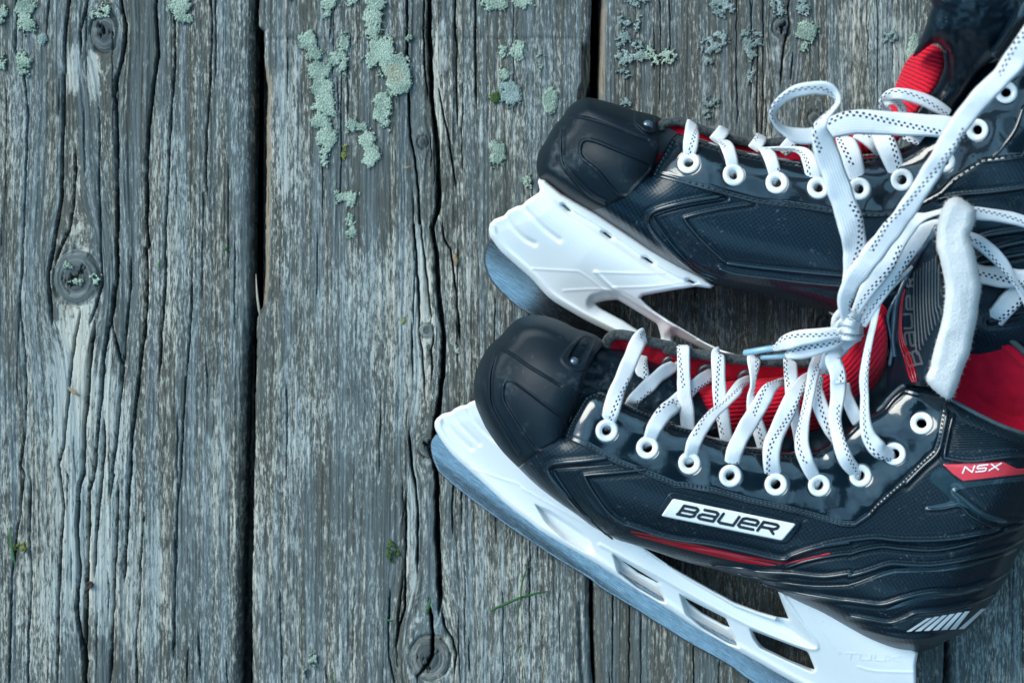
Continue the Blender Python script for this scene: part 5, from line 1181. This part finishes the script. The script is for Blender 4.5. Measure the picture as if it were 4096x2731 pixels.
lr.append(Lc(I_, [(713,1030,74,62),(712,1008,81,68),(722,930,84,84),(732,850,80,84),(737,790,70,82),(738,772,62,80)]))
lr.append(Lc(I_, [(938,806,54,80),(930,822,65,82),(895,866,68,82),(875,892,67,80)])); lr.append(Lc(I_, [(1174,852,54,76),(1166,870,65,78),(1138,912,68,78),(1120,940,67,76)])); lr.append(Lc(I_, [(1370,875,60,66),(1360,890,67,74),(1335,920,68,74),(1300,960,66,70)]))
lr.append(Lc(I_, [(995,1100,74,60),(993,1078,82,66),(982,1000,84,76),(958,925,81,84),(938,892,73,84),(930,882,68,80)]))
lr.append(Lc(I_, [(1266,1150,74,58),(1260,1125,82,66),(1245,1050,84,76),(1222,980,81,82),(1200,945,73,82),(1190,935,68,80)]))
m7 = .699
lr.append(Lc(B_, [(392,1085,74,60),(380,1055,82,70),(360,985,84,88),(335,910,82,80,20),(280,862,76,50,40),(180,852,73,32,50),(60,855,70,28,40)], m7))
lr.append(Lc(B_, [(626,1085,74,70),(618,1050,83,100),(600,970,86,112),(575,880,86,112),(550,810,82,104),(535,770,74,90),(560,745,68,70)], m7))
lr.append(Lc(B_, [(868,1035,76,66),(850,1000,84,88),(815,910,87,104),(775,820,86,108),(745,760,82,100),(720,720,76,90)], m7))
lr.append(Lc(B_, [(1060,880,82,70),(1030,850,84,76),(980,800,84,80),(910,770,82,80),(860,750,78,70)], m7))
lr.append(Lc(B_, [(750,880,76,60),(710,830,80,76),(660,790,80,72),(600,765,78,60)], m7))
lr.append(Lc(B_, [(1140,650,104,50),(1080,615,106,66),(1000,575,107,72),(900,545,107,66),(820,540,105,60),(765,580,100,56,30),(765,625,97,50,20),(800,650,95,60)], m7))
lr.append(Lc(B_, [(880,650,98,50),(860,600,100,48),(820,580,101,40),(770,600,100,40)], m7))
laces('lace', SR, lr)

# ================================================================ TIED LACE ENDS
kx, ky = 3391., 1296.
cT = unp(np.array(kx), np.array(ky), np.array(0.08))
TL = thing('tied_laces', 'white lace ends knotted together between the skates, with one loop and two blue tips', 'laces', tuple(cT))
a5 = .5102
lo = Lc(B_, [(575,1640,100,90),(590,1500,104,110),(598,1400,108,125),(570,1260,114,138),(520,1110,118,138),(468,960,122,132),(425,835,126,118),(402,740,130,88,20),(425,680,132,54,40),(470,630,133,40,55),(502,580,132,46,60),(480,535,132,66,50),(420,505,133,84,35),(320,510,132,80,38),(220,545,129,72,42),(150,605,125,62,48),(133,665,120,62,50),(175,730,115,76,40),(260,775,112,92,25),(370,775,110,96,20),(470,730,111,110,10),(600,700,112,128),(760,705,113,130),(950,715,114,120),(1120,725,114,112),(1230,740,112,100)], m7)
laces('lace_loop', TL, [lo], th=.0006)
nz_ = lambda pts: [(p[0], p[1], p[2]/1000., p[3], p[4] if len(p) > 4 else 0) for p in pts]
st = Lc(E_, [(190,1160,100,70),(170,1090,104,90),(165,1000,108,110),(205,870,114,140),(300,730,120,152),(420,570,126,156)], a5)+nz_([(3599,880,134,76),(3668,778,140,74),(3724,690,145,73),(3780,594,150,73),(3835,503,155,74),(3925,390,162,76),(4009,304,168,80),(4090,200,174,88),(4180,80,180,98)])
laces('long_strap', TL, [st], th=.0007)
t3 = Lc(E_, [(230,1140,98,60),(260,1050,101,80),(340,900,104,120),(440,740,107,160),(540,580,110,150),(620,450,112,140),(700,360,114,125),(800,320,115,60,30),(900,290,116,50,45),(1000,280,112,70,20),(1190,300,108,90),(1350,318,106,88),(1500,345,104,90),(1640,390,102,95)], a5)
t4 = Lc(E_, [(300,1180,97,60),(400,1000,100,90),(500,850,102,100),(620,640,103,130),(740,500,104,150),(860,420,104,130),(1000,400,103,120)], a5)
t5 = Lc(E_, [(1000,470,92,90),(1150,500,95,110),(1260,560,97,110),(1370,660,98,95),(1460,770,98,85,20),(1540,900,96,76,30),(1640,1080,94,76)], a5)
t6 = Lc(E_, [(1150,770,86,140),(1250,785,88,150),(1400,800,90,160),(1520,810,91,130),(1640,800,92,110)], a5)
t7 = Lc(E_, [(1640,800,86,120),(1560,880,88,140),(1460,985,88,150),(1380,1080,86,150),(1310,1160,80,140)], a5)
t8 = Lc(E_, [(250,1170,94,60),(300,1100,97,80),(370,960,99,100),(440,830,100,110),(520,700,101,110)], a5)
laces('lace_tail', TL, [t3], th=.0006); laces('lace_tail', TL, [t4]); laces('lace_tail', TL, [t5]); laces('lace_tail', TL, [t6, t7]); laces('lace_tail', TL, [t8])
sh1 = Lc(D_, [(1200,205,90,60),(1130,210,92,80),(1040,225,92,92),(940,240,90,96),(860,265,86,92),(800,295,82,50),(776,302,80,34)])
sh2 = Lc(D_, [(1210,235,86,60),(1130,270,87,90),(1040,295,86,104),(960,320,84,92),(890,338,82,62),(856,346,80,40)])
l1 = laces('lace_tail', TL, [sh1], 'upper of the two short lace ends', th=.0009); l2 = laces('lace_tail', TL, [sh2], 'lower of the two short lace ends', th=.0009)
e = cr(D_([(782,301),(740,306),(680,316),(630,325),(592,331)]), False, 5); tube('aglet', unp(e[:, 0], e[:, 1], np.linspace(.080, .070, len(e))), .0015, M_AG, l1, 10)
e = cr(D_([(862,345),(820,350),(760,355),(692,358)]), False, 5); tube('aglet', unp(e[:, 0], e[:, 1], np.linspace(.080, .072, len(e))), .0013, M_AG, l2, 10)
# the knot: lace wound round the bundle
kn = []
kn.append(Lc(D_, [(1170,160,80,44,-20),(1180,110,92,50,-10),(1215,85,100,52),(1260,95,103,52),(1300,120,98,50,15),(1330,140,86,44,25)]))
kn.append(Lc(D_, [(1165,185,80,44,-20),(1190,150,94,50,-10),(1230,135,102,54),(1275,145,102,54),(1315,165,92,48,15)]))
kn.append(Lc(D_, [(1172,215,80,44,-15),(1205,190,94,50),(1245,185,100,54),(1290,190,97,50),(1325,195,86,44,15)]))
kn.append(Lc(D_, [(1180,250,80,44),(1215,230,92,50),(1260,228,95,52),(1300,225,90,46),(1325,215,82,40)]))
kn.append(Lc(D_, [(1160,215,78,40,-30),(1158,170,84,46,-30),(1165,120,88,46,-20),(1190,80,92,44,-10),(1215,60,94,40)]))
kn.append(Lc(D_, [(1205,60,92,50),(1215,100,96,56),(1235,120,97,50)]))
laces('knot', TL, kn, th=.0012)
kp = unp(np.array(kx+4.), np.array(ky-2.), np.array(.086)); a = np.linspace(0, np.pi, 9)
lathe('knot_core', kp, (0, 0, 1), [(max(.0001, .0068*math.sin(t)), .0085*math.cos(t)) for t in a], plain('white lace core', (.7, .73, .78), .9), TL, 24)

# ================================================================ small things on the deck
M_GR = mat_felt('grass blade green', (.02, .07, .025), (.045, .14, .05), 900, .5, .0002); M_TW = mat_felt('dry twig', (.22, .15, .09), (.36, .27, .18), 900)
def bladeg(name, pts, m, label, cat, group=None):
    """flat tapering blade: (x, y, z mm, width px)"""
    P = cr(pts, False, 8); C = unp(P[:, 0], P[:, 1], P[:, 2]/1000); base = C[0].copy(); base[2] = 0
    T = np.gradient(C, axis=0); T /= np.linalg.norm(T, axis=1)[:, None]; S = np.cross(T, [0, 0, 1.]); S /= np.linalg.norm(S, axis=1)[:, None]; N = np.cross(S, T)
    w = (P[:, 3]*U/2)[:, None]; n = len(C)
    V = np.concatenate([C-S*w+N*w*.35, C-N*w*.15, C+S*w+N*w*.35, C-N*w*.45]); i = np.arange(n-1)
    F = [np.stack([a*n+i, a*n+i+1, b*n+i+1, b*n+i], 1) for a, b in ((0, 3), (3, 2), (2, 1), (1, 0))]
    o = mk(name, V, F, m, None, loc=base); tag(o, label, cat, group); return o
G5 = lambda p: [(*W5([q_[:2]])[0], q_[2], q_[3]) for q_ in p]
g = 'loose grass blades on the deck'
bladeg('grass_blade', G5([(882,1116,1.4,7),(930,1090,2,11),(1000,1060,2.6,12),(1060,1035,3,10),(1120,1018,2.6,11),(1190,1000,2,8),(1245,992,1.4,3)]), M_GR, 'longest green grass blade, lying almost level below the front blade', 'grass blade', g)
bladeg('grass_blade', G5([(1148,812,1.4,2),(1110,850,1.8,4),(1090,900,2.4,6),(1074,970,3,7),(1070,1030,3.2,6),(1058,1100,2.4,4),(1052,1160,2,5),(1048,1200,1.4,2)]), M_GR, 'thin upright grass blade crossing over the longest one', 'grass blade', g)
bladeg('grass_blade', G5([(505,1030,1.4,3),(497,1070,2.2,12),(487,1110,2.4,14),(485,1142,1.6,5)]), M_GR, 'short grass blade standing in the split just above the big knot', 'grass blade', g)
bladeg('grass_blade', G5([(220,1168,1.2,3),(245,1175,1.8,8),(272,1178,1.4,5)]), M_GR, 'tiny green scrap left of the big knot', 'grass blade', g)
bladeg('grass_blade', [(*W4([a[:2]])[0], a[2], a[3]) for a in [(62,590,1.4,3),(68,660,2,10),(78,740,2.2,12),(95,825,1.4,5)]], M_GR, 'green grass blade at the far left beside yellow moss', 'grass blade', g)
bladeg('grass_blade', [(*W2([a[:2]])[0], a[2], a[3]) for a in [(1402,138,1.2,5),(1415,150,1.8,14),(1432,158,1.2,5)]], M_GR, 'small leaf scrap near the left gap', 'grass blade', g)
bladeg('grass_blade', [(*W2([a[:2]])[0], a[2], a[3]) for a in [(1003,208,1.2,3),(1000,235,1.8,8),(996,272,1.2,4)]], M_GR, 'faint short grass blade on the left board, right of the lower knot', 'grass blade', g)
bladeg('grass_blade', G5([(1085,1328,1.2,2),(1060,1345,1.6,5),(1036,1382,1.2,2)]), M_GR, 'faint thin grass blade below the crossed pair', 'grass blade', g)
bladeg('grass_blade', [(1335,2685,1.2,3),(1330,2705,2,7),(1338,2740,1.4,5)], M_GR, 'grass blade tip at the bottom edge of the wide board', 'grass blade', g)
g = 'dry wood chips on the deck'
bladeg('wood_chip', [(*W2([a[:2]])[0], a[2], a[3]) for a in [(425,1015,1.6,10),(450,1038,2.4,12),(478,1055,2.4,11),(502,1072,1.6,6)]], M_TW, 'pale wood chip lying across a crack of the left board', 'wood chip', g)
bladeg('wood_chip', [(*W3([a[:2]])[0], a[2], a[3]) for a in [(1122,1055,1.4,6),(1145,1050,2.2,8),(1175,1042,1.4,4)]], M_TW, 'small pale chip beside the long split, under the knot', 'wood chip', g)
bladeg('wood_splinter', [(1024,1095,2,2),(1026,1140,2,6),(1030,1190,1,9),(1036,1235,-1,11),(1041,1262,-3,8)], mat_felt('pale splinter', (.36, .31, .24), (.5, .45, .38), 900), 'pale pointed splinter sticking into the left gap', 'splinter')
bladeg('dry_leaf', [(*W7([a[:2]])[0], a[2], a[3]) for a in [(1103,292,1.4,4),(1095,330,2.4,17),(1110,385,2.4,18),(1105,432,1.4,5)]], M_TW, 'small dry seed husk left of the rear blade tip', 'husk')
